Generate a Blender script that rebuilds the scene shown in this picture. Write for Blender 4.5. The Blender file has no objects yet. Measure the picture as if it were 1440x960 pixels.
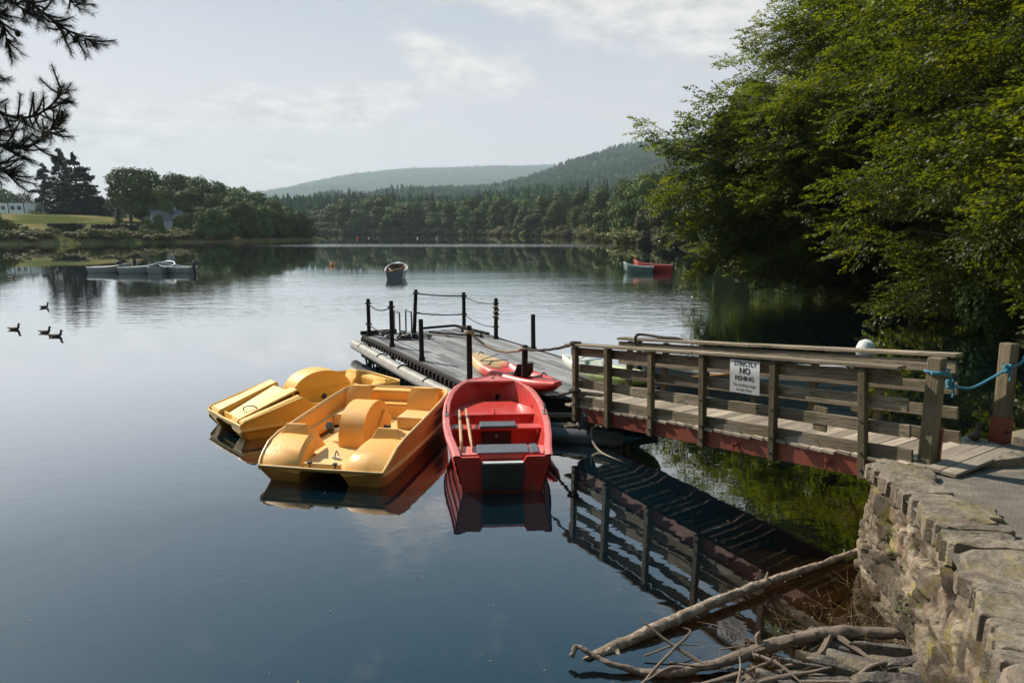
import bpy, bmesh, math, random
import numpy as np
from mathutils import Vector, Matrix, noise
R = math.radians
SC = bpy.context.scene
COL = SC.collection
random.seed(7)
PI = math.pi

# ------------------------------------------------------------------ node helpers
def new_mat(name):
    m = bpy.data.materials.new(name); m.use_nodes = True
    nt = m.node_tree; nt.nodes.clear()
    out = nt.nodes.new('ShaderNodeOutputMaterial')
    return m, nt, out

class NT:
    """tiny wrapper round a node tree"""
    def __init__(s, nt): s.t = nt
    def n(s, kind, ins=None, **props):
        nd = s.t.nodes.new(kind)
        for k, v in props.items(): setattr(nd, k, v)
        for k, v in (ins or {}).items():
            sock = nd.inputs[k]
            if isinstance(v, bpy.types.NodeSocket): s.t.links.new(v, sock)
            else: sock.default_value = v
        return nd
    def math(s, op, a, b=None, c=None, clamp=False):
        nd = s.t.nodes.new('ShaderNodeMath'); nd.operation = op; nd.use_clamp = clamp
        for i, v in enumerate((a, b, c)):
            if v is None: continue
            if isinstance(v, bpy.types.NodeSocket): s.t.links.new(v, nd.inputs[i])
            else: nd.inputs[i].default_value = v
        return nd.outputs[0]
    def mix(s, f, a, b, blend='MIX'):
        nd = s.t.nodes.new('ShaderNodeMix'); nd.data_type = 'RGBA'; nd.blend_type = blend
        for k, v in ((0, f), (6, a), (7, b)):
            if isinstance(v, bpy.types.NodeSocket): s.t.links.new(v, nd.inputs[k])
            else: nd.inputs[k].default_value = (tuple(v) + (1,))[:4] if k else v
        return nd.outputs[2]
    def ramp(s, f, stops, interp='LINEAR'):
        nd = s.t.nodes.new('ShaderNodeValToRGB'); s.t.links.new(f, nd.inputs[0])
        cr = nd.color_ramp; cr.interpolation = interp
        while len(cr.elements) > 1: cr.elements.remove(cr.elements[-1])
        for i, (p, c) in enumerate(stops):
            e = cr.elements[0] if i == 0 else cr.elements.new(p)
            e.position = p; e.color = (tuple(c) + (1,))[:4] if hasattr(c, '__len__') else (c, c, c, 1)
        return nd.outputs[0]
    def noise(s, vec, scale, detail=4, rough=.55, dist=0.):
        nd = s.n('ShaderNodeTexNoise', {'Scale': scale, 'Detail': detail, 'Roughness': rough, 'Distortion': dist})
        if vec is not None: s.t.links.new(vec, nd.inputs['Vector'])
        return nd.outputs[0]
    def maprange(s, v, a, b, c=0., d=1., smooth=True):
        nd = s.n('ShaderNodeMapRange', {'Value': v, 'From Min': a, 'From Max': b, 'To Min': c, 'To Max': d})
        nd.interpolation_type = 'SMOOTHSTEP' if smooth else 'LINEAR'
        return nd.outputs[0]
    def scale(s, vec, sc, off=(0, 0, 0)):
        return s.n('ShaderNodeMapping', {'Vector': vec, 'Scale': sc, 'Location': off}).outputs[0]
    def link(s, a, b): s.t.links.new(a, b)

def c3(c, k=1.): return (c[0]*k, c[1]*k, c[2]*k, 1)

def mat(name, col, rough=.5, metal=0., var=.18, scale=5., bump=0., bscale=60., stain=None, spec=.5, coat=0., coord='Object', dirt=0.):
    """painted / plastic / rock like surface: base colour mottled by two noises, optional stains and bump"""
    m, nt, out = new_mat(name); q = NT(nt)
    co = q.n('ShaderNodeTexCoord').outputs[coord]
    n1 = q.noise(co, scale, 5, .6)
    n2 = q.noise(co, scale*9, 3, .6)
    f = q.math('ADD', q.math('MULTIPLY', n1, .7), q.math('MULTIPLY', n2, .3))
    c = q.ramp(f, [(.25, c3(col, 1-var)), (.75, c3(col, 1+var))])
    if stain:
        scol, lo, hi, ssc = stain
        sm = q.maprange(q.noise(co, ssc, 6, .65, .4), lo, hi)
        c = q.mix(sm, c, scol)
    if dirt:
        dm = q.maprange(q.noise(q.scale(co, (1, 1, .35)), scale*3.3, 7, .72, .6), .54, .74)
        dm = q.math('MAXIMUM', dm, q.math('MULTIPLY', q.maprange(q.noise(co, scale*26, 2, .5), .66, .74), .8))
        c = q.mix(q.math('MULTIPLY', dm, dirt), c, (.10, .075, .045))
        if coord == 'Object':
            z_ = q.n('ShaderNodeSeparateXYZ', {0: co}).outputs[2]
            wl_ = q.maprange(q.math('ADD', z_, q.math('MULTIPLY', n2, .10)), .16, .06)
            c = q.mix(q.math('MULTIPLY', wl_, .55*min(1, dirt*2)), c, (.07, .055, .03))     # scum along the waterline
    b = q.n('ShaderNodeBsdfPrincipled', {'Base Color': c, 'Metallic': metal, 'Roughness': rough, 'Specular IOR Level': spec, 'Coat Weight': coat, 'Coat Roughness': .15})
    rr = q.maprange(n2, .3, .7, max(0, rough-.1), min(1, rough+.12))
    q.link(rr, b.inputs['Roughness'])
    if bump:
        bn = q.n('ShaderNodeBump', {'Height': q.noise(co, bscale, 5, .6), 'Strength': bump, 'Distance': .02})
        q.link(bn.outputs[0], b.inputs['Normal'])
    q.link(b.outputs[0], out.inputs[0])
    return m

def wood(name, c0, c1, moss=None, rough=.85, grain=30., bump=.5, knots=True):
    """weathered timber: grain runs along U (metres along each plank)"""
    m, nt, out = new_mat(name); q = NT(nt)
    uv = q.n('ShaderNodeTexCoord').outputs['UV']
    g = q.noise(q.scale(uv, (1.4, grain, 1)), 1.5, 6, .65, .6)
    big = q.noise(q.scale(uv, (.8, 2.5, 1)), 2.2, 3, .5)
    f = q.math('ADD', q.math('MULTIPLY', g, .6), q.math('MULTIPLY', big, .4))
    c = q.ramp(f, [(.3, c0), (.5, [(a+b)/2 for a, b in zip(c0, c1)]), (.68, c1)])
    tone = q.maprange(q.noise(q.scale(uv, (.13, .13, 1)), 1.7, 1, .5), .3, .7, .58, 1.32)      # each plank has weathered to its own tone
    c = q.mix(1., c, q.n('ShaderNodeCombineColor', {0: tone, 1: tone, 2: tone}).outputs[0], 'MULTIPLY')
    sp = q.noise(q.scale(uv, (6, 14, 1)), 3., 4, .6)
    c = q.mix(q.maprange(sp, .6, .72), c, c3(c0, .45))
    if moss:
        mm = q.maprange(q.noise(q.scale(uv, (1.2, 5, 1), (3, 1, 0)), 2.6, 5, .65), .5, .66)
        c = q.mix(q.math('MULTIPLY', mm, .8), c, moss)
    bn = q.n('ShaderNodeBump', {'Height': q.math('ADD', g, q.math('MULTIPLY', sp, .5)), 'Strength': bump, 'Distance': .01})
    b = q.n('ShaderNodeBsdfPrincipled', {'Base Color': c, 'Roughness': rough, 'Specular IOR Level': .25, 'Normal': bn.outputs[0]})
    q.link(b.outputs[0], out.inputs[0])
    return m

def leafmat(name, cols, trans=.35, rough=.5, clump=0., trans_tint=(1.15, 1.05, .4), spec=.35, vary=1.):
    """leaf faces: one random tint per leaf, a slow tint from clump to clump, light passing through"""
    m, nt, out = new_mat(name); q = NT(nt)
    geo = q.n('ShaderNodeNewGeometry')
    rnd = geo.outputs['Random Per Island']
    oi = q.n('ShaderNodeObjectInfo').outputs['Random']
    co = q.n('ShaderNodeTexCoord').outputs['Object']
    big = q.noise(co, clump or .5, 3, .5)
    f = q.math('ADD', q.math('MULTIPLY', rnd, .55), q.math('MULTIPLY', q.maprange(big, .3, .7), .45))
    c = q.ramp(f, [(i/(len(cols)-1), col) for i, col in enumerate(cols)])
    c = q.n('ShaderNodeHueSaturation', {'Color': c, 'Value': q.maprange(oi, 0, 1, 1-.25*vary, 1+.25*vary), 'Hue': q.maprange(oi, 0, 1, .5-.015*vary, .5+.012*vary), 'Saturation': 1.0}).outputs[0]
    pb = q.n('ShaderNodeBsdfPrincipled', {'Base Color': c, 'Roughness': rough, 'Specular IOR Level': spec})
    tc = q.mix(1., c, trans_tint, 'MULTIPLY')
    tb = q.n('ShaderNodeBsdfTranslucent', {'Color': tc})
    mx = q.n('ShaderNodeMixShader', {0: trans, 1: pb.outputs[0], 2: tb.outputs[0]})
    q.link(mx.outputs[0], out.inputs[0])
    return m

# ------------------------------------------------------------------ object helpers
def tag(o, label=None, cat=None, group=None, kind=None):
    if label: o['label'] = label
    if cat: o['category'] = cat
    if group: o['group'] = group
    if kind: o['kind'] = kind
    return o

def thing(name, label, cat, loc=(0, 0, 0), rz=0., group=None):
    o = bpy.data.objects.new(name, None); COL.objects.link(o)
    o.empty_display_size = .2
    o.location = loc; o.rotation_euler = (0, 0, rz)
    return tag(o, label, cat, group)

def children_of(o): return [c for c in COL.objects if c.parent == o]

def copy_tree(o, parent=None):
    c = o.copy(); COL.objects.link(c)
    if parent: c.parent = parent
    for ch in list(children_of(o)): copy_tree(ch, c)
    return c

class MB:
    """collects shapes; build() links them as ONE mesh object"""
    def __init__(s): s.v = []; s.f = []; s.uv = []; s.sm = []
    def add(s, vs, fs, uvs=None, smooth=False):
        o = len(s.v); s.v += [tuple(p) for p in vs]
        for i, f in enumerate(fs):
            s.f.append([a+o for a in f])
            s.uv.append(uvs[i] if uvs else [(vs[a][0]+vs[a][2]*.3, vs[a][1]+vs[a][2]) for a in f])
            s.sm.append(smooth)
        return s
    def beam(s, p0, p1, w, t, up=(0, 0, 1), roll=0., taper=1.):
        """a timber from p0 to p1, w wide (across), t thick (along up)"""
        p0 = Vector(p0); p1 = Vector(p1); d = p1-p0; L = d.length; d = d/L
        up = Vector(up)
        if abs(d.dot(up.normalized())) > .98: up = Vector((0, 1, 0))
        sx = d.cross(up).normalized(); sz = sx.cross(d).normalized()
        if roll:
            m = Matrix.Rotation(roll, 3, d); sx = m @ sx; sz = m @ sz
        vs = []
        for p, k in ((p0, 1.), (p1, taper)):
            for a, b in ((-1, -1), (1, -1), (1, 1), (-1, 1)):
                vs.append(p + sx*(a*w/2*k) + sz*(b*t/2*k))
        fs = [(0, 1, 2, 3), (7, 6, 5, 4), (0, 4, 5, 1), (1, 5, 6, 2), (2, 6, 7, 3), (3, 7, 4, 0)]
        u0 = random.random()*40; v0 = random.random()*40
        uvs = [[(u0+a*.12, v0+b*.12) for a, b in ((0, 0), (w*8, 0), (w*8, t*8), (0, t*8))]]*2
        cur = 0
        for k, (i, j) in enumerate(((0, 1), (1, 2), (2, 3), (3, 0))):
            wd = w if k % 2 == 0 else t
            uvs.append([(u0, v0+cur), (u0+L, v0+cur), (u0+L, v0+cur+wd), (u0, v0+cur+wd)]); cur += wd
        return s.add(vs, fs, uvs)
    def box(s, c, size, rz=0., rx=0.):
        c = Vector(c); m = Matrix.Rotation(rz, 3, 'Z') @ Matrix.Rotation(rx, 3, 'X')
        x, y, z = size
        if x >= y: d = m @ Vector((x/2, 0, 0)); return s.beam(c-d, c+d, y, z, up=m @ Vector((0, 0, 1)))
        d = m @ Vector((0, y/2, 0)); return s.beam(c-d, c+d, x, z, up=m @ Vector((0, 0, 1)))
    def tube(s, pts, r, n=8, caps=True, smooth=True, flat=1.):
        pts = [Vector(p) for p in pts]; k = len(pts)
        rs = r if hasattr(r, '__len__') else [r]*k
        d0 = (pts[1]-pts[0]).normalized()
        side = d0.cross(Vector((0, 0, 1)))
        if side.length < .05: side = Vector((1, 0, 0))
        side.normalize(); vs = []; L = 0; us = []
        for i in range(k):
            d = (pts[min(i+1, k-1)]-pts[max(i-1, 0)]).normalized()
            side = (side - d*side.dot(d)).normalized(); u = side.cross(d).normalized()
            if i: L += (pts[i]-pts[i-1]).length
            us.append(L)
            for j in range(n):
                a = 2*PI*j/n
                vs.append(pts[i] + side*(math.cos(a)*rs[i]) + u*(math.sin(a)*rs[i]*flat))
        fs = []; uvs = []
        for i in range(k-1):
            for j in range(n):
                a, b = i*n+j, i*n+(j+1) % n
                fs.append((a, b, b+n, a+n))
                uvs.append([(us[i], j*.2/n), (us[i], (j+1)*.2/n), (us[i+1], (j+1)*.2/n), (us[i+1], j*.2/n)])
        s.add(vs, fs, uvs, smooth)
        if caps:
            s.add(vs[:n], [tuple(range(n))[::-1]]); s.add(vs[-n:], [tuple(range(n))])
        return s
    def loft(s, secs, closed=False, smooth=False, capA=False, capB=False):
        n = len(secs[0]); vs = [p for q in secs for p in q]; fs = []
        for i in range(len(secs)-1):
            for j in range(n if closed else n-1):
                a, b = i*n+j, i*n+(j+1) % n
                fs.append((a, b, b+n, a+n))
        s.add(vs, fs, None, smooth)
        if capA: s.add(secs[0], [tuple(range(n))[::-1]])
        if capB: s.add(secs[-1], [tuple(range(n))])
        return s
    def poly(s, pts): return s.add(pts, [tuple(range(len(pts)))])
    def prism(s, pts, d):
        """polygon pts (3d) extruded by vector d"""
        d = Vector(d); n = len(pts); a = [Vector(p) for p in pts]; b = [p+d for p in a]
        fs = [tuple(range(n))[::-1], tuple(range(n, 2*n))]+[(i, (i+1) % n, n+(i+1) % n, n+i) for i in range(n)]
        return s.add(a+b, fs)
    def lathe(s, prof, c=(0, 0, 0), n=16, axis=None, smooth=True):
        """prof: (radius, height) pairs"""
        c = Vector(c); q = Vector((0, 0, 1)).rotation_difference(Vector(axis)).to_matrix() if axis else Matrix.Identity(3)
        secs = [[c + q @ Vector((r*math.cos(2*PI*j/n), r*math.sin(2*PI*j/n), h)) for j in range(n)] for r, h in prof]
        return s.loft(secs, True, smooth, True, True)
    def blob(s, c, r, n=2, rough=.2, seed=0, sq=(1, 1, 1)):
        bm = bmesh.new(); bmesh.ops.create_icosphere(bm, subdivisions=n, radius=1)
        vs = []
        for v in bm.verts:
            k = 1+rough*noise.noise(v.co*1.7+Vector((seed*3.1, seed*1.7, 0)))*2
            vs.append((c[0]+v.co.x*r*k*sq[0], c[1]+v.co.y*r*k*sq[1], c[2]+v.co.z*r*k*sq[2]))
        s.add(vs, [[v.index for v in f.verts] for f in bm.faces], None, True); bm.free(); return s
    def build(s, name, m, parent=None, bevel=0., angle=35, solid=0., weld=False, sub=0):
        me = bpy.data.meshes.new(name)
        me.from_pydata(s.v, [], s.f); 
        ul = me.uv_layers.new(name='UVMap')
        flat = [c for f in s.uv for p in f for c in p]
        ul.data.foreach_set('uv', flat)
        me.polygons.foreach_set('use_smooth', s.sm)
        if weld:
            bm = bmesh.new(); bm.from_mesh(me); bmesh.ops.remove_doubles(bm, verts=bm.verts, dist=.0005)
            bmesh.ops.recalc_face_normals(bm, faces=bm.faces); bm.to_mesh(me); bm.free()
        me.materials.append(m); me.validate(); me.update()
        if any(s.sm): me.set_sharp_from_angle(angle=R(angle))
        o = bpy.data.objects.new(name, me); COL.objects.link(o)
        if parent: o.parent = parent
        if solid:
            md = o.modifiers.new('s', 'SOLIDIFY'); md.thickness = solid; md.offset = -1
        if sub:
            md = o.modifiers.new('u', 'SUBSURF'); md.levels = md.render_levels = sub
        if bevel:
            md = o.modifiers.new('b', 'BEVEL'); md.width = bevel; md.segments = 2; md.limit_method = 'ANGLE'; md.angle_limit = R(40)
            md.harden_normals = False
        return o

def npmesh(name, verts, faces, m, parent=None, smooth=False):
    """fast mesh from numpy arrays (faces all quads or all triangles)"""
    me = bpy.data.meshes.new(name); k = faces.shape[1]
    me.vertices.add(len(verts)); me.vertices.foreach_set('co', np.ascontiguousarray(verts, np.float32).ravel())
    me.loops.add(faces.size); me.loops.foreach_set('vertex_index', np.ascontiguousarray(faces, np.int32).ravel())
    me.polygons.add(len(faces)); me.polygons.foreach_set('loop_start', np.arange(0, faces.size, k, dtype=np.int32))
    me.polygons.foreach_set('use_smooth', np.full(len(faces), smooth))
    me.update(calc_edges=True); me.materials.append(m)
    o = bpy.data.objects.new(name, me); COL.objects.link(o)
    if parent: o.parent = parent
    return o

def sag(p0, p1, drop, n=14):
    p0 = Vector(p0); p1 = Vector(p1)
    return [p0.lerp(p1, i/n) - Vector((0, 0, drop*4*(i/n)*(1-i/n))) for i in range(n+1)]

def smoothpath(pts, n=6):
    """Catmull-Rom through pts"""
    P = [Vector(p) for p in pts]; P = [P[0]*2-P[1]]+P+[P[-1]*2-P[-2]]; out = []
    for i in range(1, len(P)-2):
        a, b, c, d = P[i-1:i+3]
        for k in range(n):
            t = k/n
            out.append(.5*((2*b)+(c-a)*t+(2*a-5*b+4*c-d)*t*t+(3*b-a-3*c+d)*t**3))
    return out+[P[-2]]

def text(body, size, m, parent, loc, rot, name='lettering', off=0., depth=.0008, align='CENTER', sx=1.):
    cu = bpy.data.curves.new(name, 'FONT'); cu.body = body; cu.size = size; cu.offset = off
    cu.extrude = depth; cu.align_x = align; cu.align_y = 'CENTER'; cu.materials.append(m); cu.resolution_u = 3
    o = bpy.data.objects.new(name, cu); COL.objects.link(o); o.parent = parent
    o.location = loc; o.rotation_euler = rot; o.scale = (sx, 1, 1)
    return o
# ------------------------------------------------------------------ camera, sun, sky
SUN_EL, SUN_AZ = R(41), R(-52)      # azimuth measured from +Y (the view direction) towards +X
cam_d = bpy.data.cameras.new('camera'); cam = bpy.data.objects.new('camera', cam_d); COL.objects.link(cam)
cam_d.sensor_width = 36; cam_d.lens = 25; cam_d.clip_start = .1; cam_d.clip_end = 20000
cam.location = (0, 0, 3.2); cam.rotation_euler = (R(90-8.98), 0, 0)
SC.camera = cam
sun_dir = Vector((math.cos(SUN_EL)*math.sin(SUN_AZ), math.cos(SUN_EL)*math.cos(SUN_AZ), math.sin(SUN_EL)))
sl = bpy.data.lights.new('sun', 'SUN'); sl.energy = 5.0; sl.angle = R(.53); sl.color = (1, .92, .79)
so = bpy.data.objects.new('sun', sl); COL.objects.link(so)
so.rotation_euler = sun_dir.to_track_quat('Z', 'Y').to_euler()

w = bpy.data.worlds.new('World'); SC.world = w; w.use_nodes = True
w.node_tree.nodes.clear(); q = NT(w.node_tree)
sky = q.n('ShaderNodeTexSky'); sky.sky_type = 'NISHITA'; sky.sun_disc = False
sky.sun_elevation = SUN_EL; sky.sun_rotation = SUN_AZ
sky.air_density = 1.0; sky.dust_density = 2.2; sky.ozone_density = 1.2; sky.altitude = 120
d = q.n('ShaderNodeTexCoord').outputs['Generated']
sp = q.n('ShaderNodeSeparateXYZ', {0: d})
X, Y, Z = sp.outputs
zc = q.math('MAXIMUM', Z, 0.0)
az = q.math('ARCTAN2', X, Y)                # clouds are laid out by compass bearing and elevation
el = q.math('ARCSINE', Z)
def blobm(a, e, ra, re, rot=0.):
    """soft patch of sky at bearing a, elevation e (degrees)"""
    da = q.math('SUBTRACT', az, R(a)); de = q.math('SUBTRACT', el, R(e))
    c, s_ = math.cos(R(rot)), math.sin(R(rot))
    u = q.math('ADD', q.math('MULTIPLY', da, c), q.math('MULTIPLY', de, s_))
    v = q.math('SUBTRACT', q.math('MULTIPLY', de, c), q.math('MULTIPLY', da, s_))
    r2 = q.math('ADD', q.math('POWER', q.math('DIVIDE', u, R(ra)), 2), q.math('POWER', q.math('DIVIDE', v, R(re)), 2))
    return q.math('EXPONENT', q.math('MULTIPLY', r2, -1.))
tot = None
for b in ((-2, 11.4, 6.0, 1.3, -16), (-6.5, 12.8, 2.6, 1.5, -30), (-17, 8.4, 7, 1.3, -6), (-11, 9.8, 6, 1.3, 8), (-28, 7, 6, 1.2, 0), (6, 17.5, 10, 2.8, -6), (14, 16, 7, 4, 0),
          (-11, 22.3, 3.6, 2.0, 20), (-6, 22.5, 1.5, 1.6, 20), (34, 24, 16, 7, 0), (-40, 4, 14, 3.0, 0), (-17, 4.4, 3, 1.0, 0), (80, 25, 40, 14, 0), (150, 30, 50, 16, 0), (-130, 28, 40, 14, 0)):
    m_ = blobm(*b); tot = m_ if tot is None else q.math('ADD', tot, m_)
vec = q.n('ShaderNodeCombineXYZ', {0: q.math('MULTIPLY', az, 7.), 1: q.math('MULTIPLY', el, 19.), 2: 0.3}).outputs[0]
nz = q.noise(vec, 1.15, 9, .62, .35)
cl = q.math('MULTIPLY', q.maprange(q.math('ADD', q.math('MULTIPLY', tot, .42), nz), .54, .92), .9)
nz2 = q.noise(vec, 3.1, 6, .6)
hazec = q.mix(q.maprange(zc, .05, .62), (6.95, 6.5, 6.55), (.8, 2.6, 4.1))      # thin high cloud veils the blue
base = q.mix(.85, sky.outputs[0], hazec)
ccol = q.mix(q.maprange(nz2, .3, .7), (5.7, 5.55, 5.5), (8.2, 7.85, 7.6))
colr = q.mix(cl, base, ccol)
bg = q.n('ShaderNodeBackground', {'Color': colr, 'Strength': .082})
wo = q.n('ShaderNodeOutputWorld', {'Surface': bg.outputs[0]})

vs = SC.view_settings
vs.view_transform = 'Standard'; vs.look = 'None'; vs.exposure = .55; vs.gamma = 1.; vs.use_curve_mapping = False
SC.cycles.max_bounces = 8; SC.cycles.diffuse_bounces = 3; SC.cycles.glossy_bounces = 4; SC.cycles.transmission_bounces = 4
SC.cycles.transparent_max_bounces = 12; SC.cycles.volume_bounces = 0
SC.cycles.caustics_reflective = False; SC.cycles.caustics_refractive = False
SC.cycles.use_denoising = True
try: SC.cycles.denoiser = 'OPENIMAGEDENOISE'
except Exception: pass

# ------------------------------------------------------------------ materials
M = {}
M['yellow'] = mat('yellow_grp', (.86, .415, .09), .58, var=.07, scale=2.5, stain=((.66, .42, .17, 1), .55, .8, 3.), coat=.06, dirt=.10)
M['lemon'] = mat('lemon_grp', (.78, .44, .08), .54, var=.07, scale=2.5, stain=((.56, .40, .14, 1), .55, .8, 3.), coat=.10, dirt=.10)
M['yellow_pale'] = mat('pale_yellow_trim', (.76, .50, .20), .42, var=.10, scale=4, dirt=.3)
M['black'] = mat('black_plastic', (.018, .018, .02), .5, var=.3)
M['red'] = mat('red_grp', (.54, .044, .032), .38, var=.16, scale=3, stain=((.56, .13, .10, 1), .52, .8, 4.), coat=.15, dirt=.25)
M['red_rim'] = mat('sunlit_red_rim', (.60, .15, .14), .42, var=.16, scale=5, stain=((.64, .28, .25, 1), .5, .7, 7.), dirt=.25)  # pink of sunlight on the red gunwale, put into the colour
M['greypad'] = mat('grey_pad', (.085, .095, .11), .42, var=.25, scale=6, dirt=.35)
M['oak'] = wood('pale_paddle_wood', (.50, .30, .15), (.66, .43, .24), grain=20, bump=.15, rough=.5)
M['steel'] = mat('galvanised_steel', (.35, .36, .37), .45, .8, var=.2, scale=12)
M['timber'] = wood('weathered_timber', (.10, .078, .054), (.40, .325, .235), moss=(.10, .092, .042, 1), bump=.8)
M['timber_post'] = wood('mossy_post_timber', (.085, .066, .042), (.27, .215, .14), moss=(.095, .088, .038, 1), bump=.8)
M['timber_deck'] = wood('bleached_deck_timber', (.18, .145, .11), (.45, .38, .30), bump=.6)
M['dockdeck'] = wood('grey_dock_planks', (.13, .132, .138), (.31, .31, .31), bump=.5, grain=24)
M['darkpost'] = wood('tarred_post', (.012, .010, .009), (.040, .034, .030), bump=.6)
M['redlead'] = mat('red_oxide_steel', (.18, .036, .017), .6, var=.35, scale=5, stain=((.055, .022, .015, 1), .55, .72, 4.), bump=.15)
M['pipe'] = mat('pale_plastic_pipe', (.27, .255, .225), .5, var=.2, scale=3, stain=((.18, .16, .12, 1), .5, .72, 2.5), dirt=.5)
M['greyfloat'] = mat('grey_float_plastic', (.10, .105, .115), .45, var=.3, scale=6)
M['ropelight'] = mat('pale_rope', (.40, .33, .24), .9, var=.3, scale=60, bump=.6, bscale=240)
M['ropedark'] = mat('dark_rope', (.045, .036, .028), .9, var=.4, scale=60, bump=.6, bscale=240)
M['ropeblue'] = mat('blue_rope', (.06, .25, .36), .8, var=.25, scale=60, bump=.6, bscale=240)
M['white'] = mat('white_paint', (.72, .72, .70), .45, var=.08, scale=6)
M['signwhite'] = mat('white_sign_plastic', (.70, .71, .74), .35, var=.08, scale=6, dirt=.4)
M['ink'] = mat('black_lettering', (.012, .012, .014), .5, var=.1)
M['boatwhite'] = mat('white_boat_paint', (.55, .57, .56), .4, var=.12, scale=3)
M['boatshade'] = mat('shaded_boat_paint', (.24, .28, .27), .45, var=.2, scale=3, dirt=.3)  # raft hulls: the shade on their outer side is put into the colour
M['boatgreen'] = mat('green_boat_paint', (.16, .27, .23), .4, var=.15, scale=3)
M['boatgrey'] = mat('grey_boat_paint', (.20, .24, .26), .45, var=.15, scale=3)
M['boatwood'] = wood('boat_seat_wood', (.10, .065, .045), (.26, .17, .12), rough=.6, bump=.2)
M['salmon'] = wood('varnished_seat', (.42, .20, .10), (.60, .33, .19), rough=.5, bump=.15)
M['orange'] = mat('orange_pole', (.62, .25, .05), .5, var=.1)
M['slate'] = mat('roof_slate', (.085, .095, .105), .6, var=.2, scale=2)
M['render'] = mat('shaded_white_render', (.30, .34, .36), .8, var=.08, scale=.6)  # white cottage wall with its shade put into the darker base colour
M['renderblue'] = mat('pale_blue_cladding', (.58, .68, .71), .7, var=.1, scale=.6)
M['glass'] = mat('dark_window_glass', (.05, .08, .10), .08, var=.2, spec=.8)
M['asphalt'] = mat('worn_asphalt', (.15, .130, .110), .95, var=.4, scale=6, bump=.9, bscale=55, stain=((.24, .205, .165, 1), .48, .66, 2.2), spec=.2)
M['duck'] = mat('brown_duck_feathers', (.085, .062, .042), .7, var=.5, scale=20)
M['duckhead'] = mat('dark_duck_head', (.018, .022, .018), .5, var=.3, scale=20)
M['bill'] = mat('duck_bill', (.22, .15, .04), .5)
M['bark'] = mat('bark', (.060, .048, .036), .9, var=.4, scale=4, bump=.8, bscale=14)
M['driftwood'] = wood('driftwood', (.095, .068, .050), (.40, .31, .245), rough=.85, grain=11, bump=1.)
M['birch'] = mat('peeling_bark', (.22, .16, .11), .85, var=.5, scale=7, bump=.9, bscale=30, stain=((.40, .31, .24, 1), .50, .58, 11.))
M['buoyorange'] = mat('orange_buoy', (.70, .26, .05), .45)
M['buoyred'] = mat('red_buoy', (.50, .06, .06), .45)
M['darksteel'] = mat('dark_galvanised_tube', (.10, .10, .10), .5, .6, var=.25, scale=12)
M['steelmesh'] = mat('wire_mesh_patch', (.17, .155, .13), .6, .3, var=.35, scale=60)
# ------------------------------------------------------------------ water
def water_material():
    m, nt, out = new_mat('lake_water'); q = NT(nt)
    pos = q.n('ShaderNodeNewGeometry').outputs['Position']
    sp = q.n('ShaderNodeSeparateXYZ', {0: pos}).outputs
    # wind patches: broad streaks across the lake where the surface is ruffled, glassy water elsewhere
    streak = q.noise(q.scale(pos, (.012, .045, 1), (3.1, 1.2, 0)), 1., 4, .55, .3)
    ruff = q.math('MULTIPLY', q.maprange(sp[1], 17, 30), q.maprange(sp[1], 62, 44))            # a breeze over the middle distance
    lane = q.math('MULTIPLY', q.maprange(sp[1], 128, 134), q.maprange(sp[1], 160, 150))        # one ruffled lane far out
    lane = q.math('MULTIPLY', lane, q.math('MULTIPLY', q.maprange(sp[0], 32, 18), q.maprange(sp[0], -64, -40)))
    amp = q.math('ADD', q.math('MULTIPLY', ruff, q.math('MULTIPLY', q.maprange(streak, .36, .62, .15, 1.2), q.maprange(sp[0], -22, -4, .35, 1.))), q.math('MULTIPLY', lane, 2.2))
    amp = q.math('ADD', amp, .035)
    w1 = q.noise(q.scale(pos, (1.0, 2.6, 1)), 1.1, 3, .5, .5)
    w2 = q.noise(q.scale(pos, (.35, 1.0, 1), (7, 3, 0)), .8, 2, .5, .3)
    h = q.math('MULTIPLY', q.math('ADD', q.math('MULTIPLY', w1, .016), q.math('MULTIPLY', w2, .013)), amp)
    # small rings and shivers close to the landing stage
    near = q.maprange(sp[1], 24, 6)
    w3 = q.noise(q.scale(pos, (1.0, 1.5, 1), (1, 9, 0)), 2.2, 2, .5, .6)
    h = q.math('ADD', h, q.math('MULTIPLY', q.math('MULTIPLY', w3, near), .0015))
    bn = q.n('ShaderNodeBump', {'Height': h, 'Strength': 1., 'Distance': 1.})
    gl = q.n('ShaderNodeBsdfGlossy', {'Color': (.96, .97, .98, 1), 'Roughness': .015, 'Normal': bn.outputs[0]})
    # body of the water: peaty and clear over the shallows by the wall, opaque blue-green deeper out
    u = q.math('ADD', q.math('MULTIPLY', q.math('SUBTRACT', sp[0], 3.0), -.72), q.math('MULTIPLY', q.math('SUBTRACT', sp[1], 4.6), .42))
    clear = q.maprange(u, 3.4, .3)
    clear = q.math('MULTIPLY', clear, q.maprange(sp[1], 15, 9))
    body = q.n('ShaderNodeBsdfDiffuse', {'Color': (.0022, .0100, .0150, 1)})
    tr = q.n('ShaderNodeBsdfTransparent', {'Color': (.38, .29, .17, 1)})
    bo = q.n('ShaderNodeMixShader', {0: clear, 1: body.outputs[0], 2: tr.outputs[0]})
    fc = q.n('ShaderNodeLayerWeight', {'Blend': .5, 'Normal': bn.outputs[0]}).outputs['Facing']
    fr = q.ramp(fc, [(0, .03), (.44, .20), (.55, .28), (.645, .38), (.75, .68), (.825, .88), (.9, .96), (1, 1.)])
    mx = q.n('ShaderNodeMixShader', {0: fr, 1: bo.outputs[0], 2: gl.outputs[0]})
    q.link(mx.outputs[0], out.inputs[0])
    return m
b = MB(); b.add([(-900, -60, 0), (620, -60, 0), (620, 700, 0), (-900, 700, 0)], [(0, 1, 2, 3)])
tag(b.build('water', water_material()), kind='structure')

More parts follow.
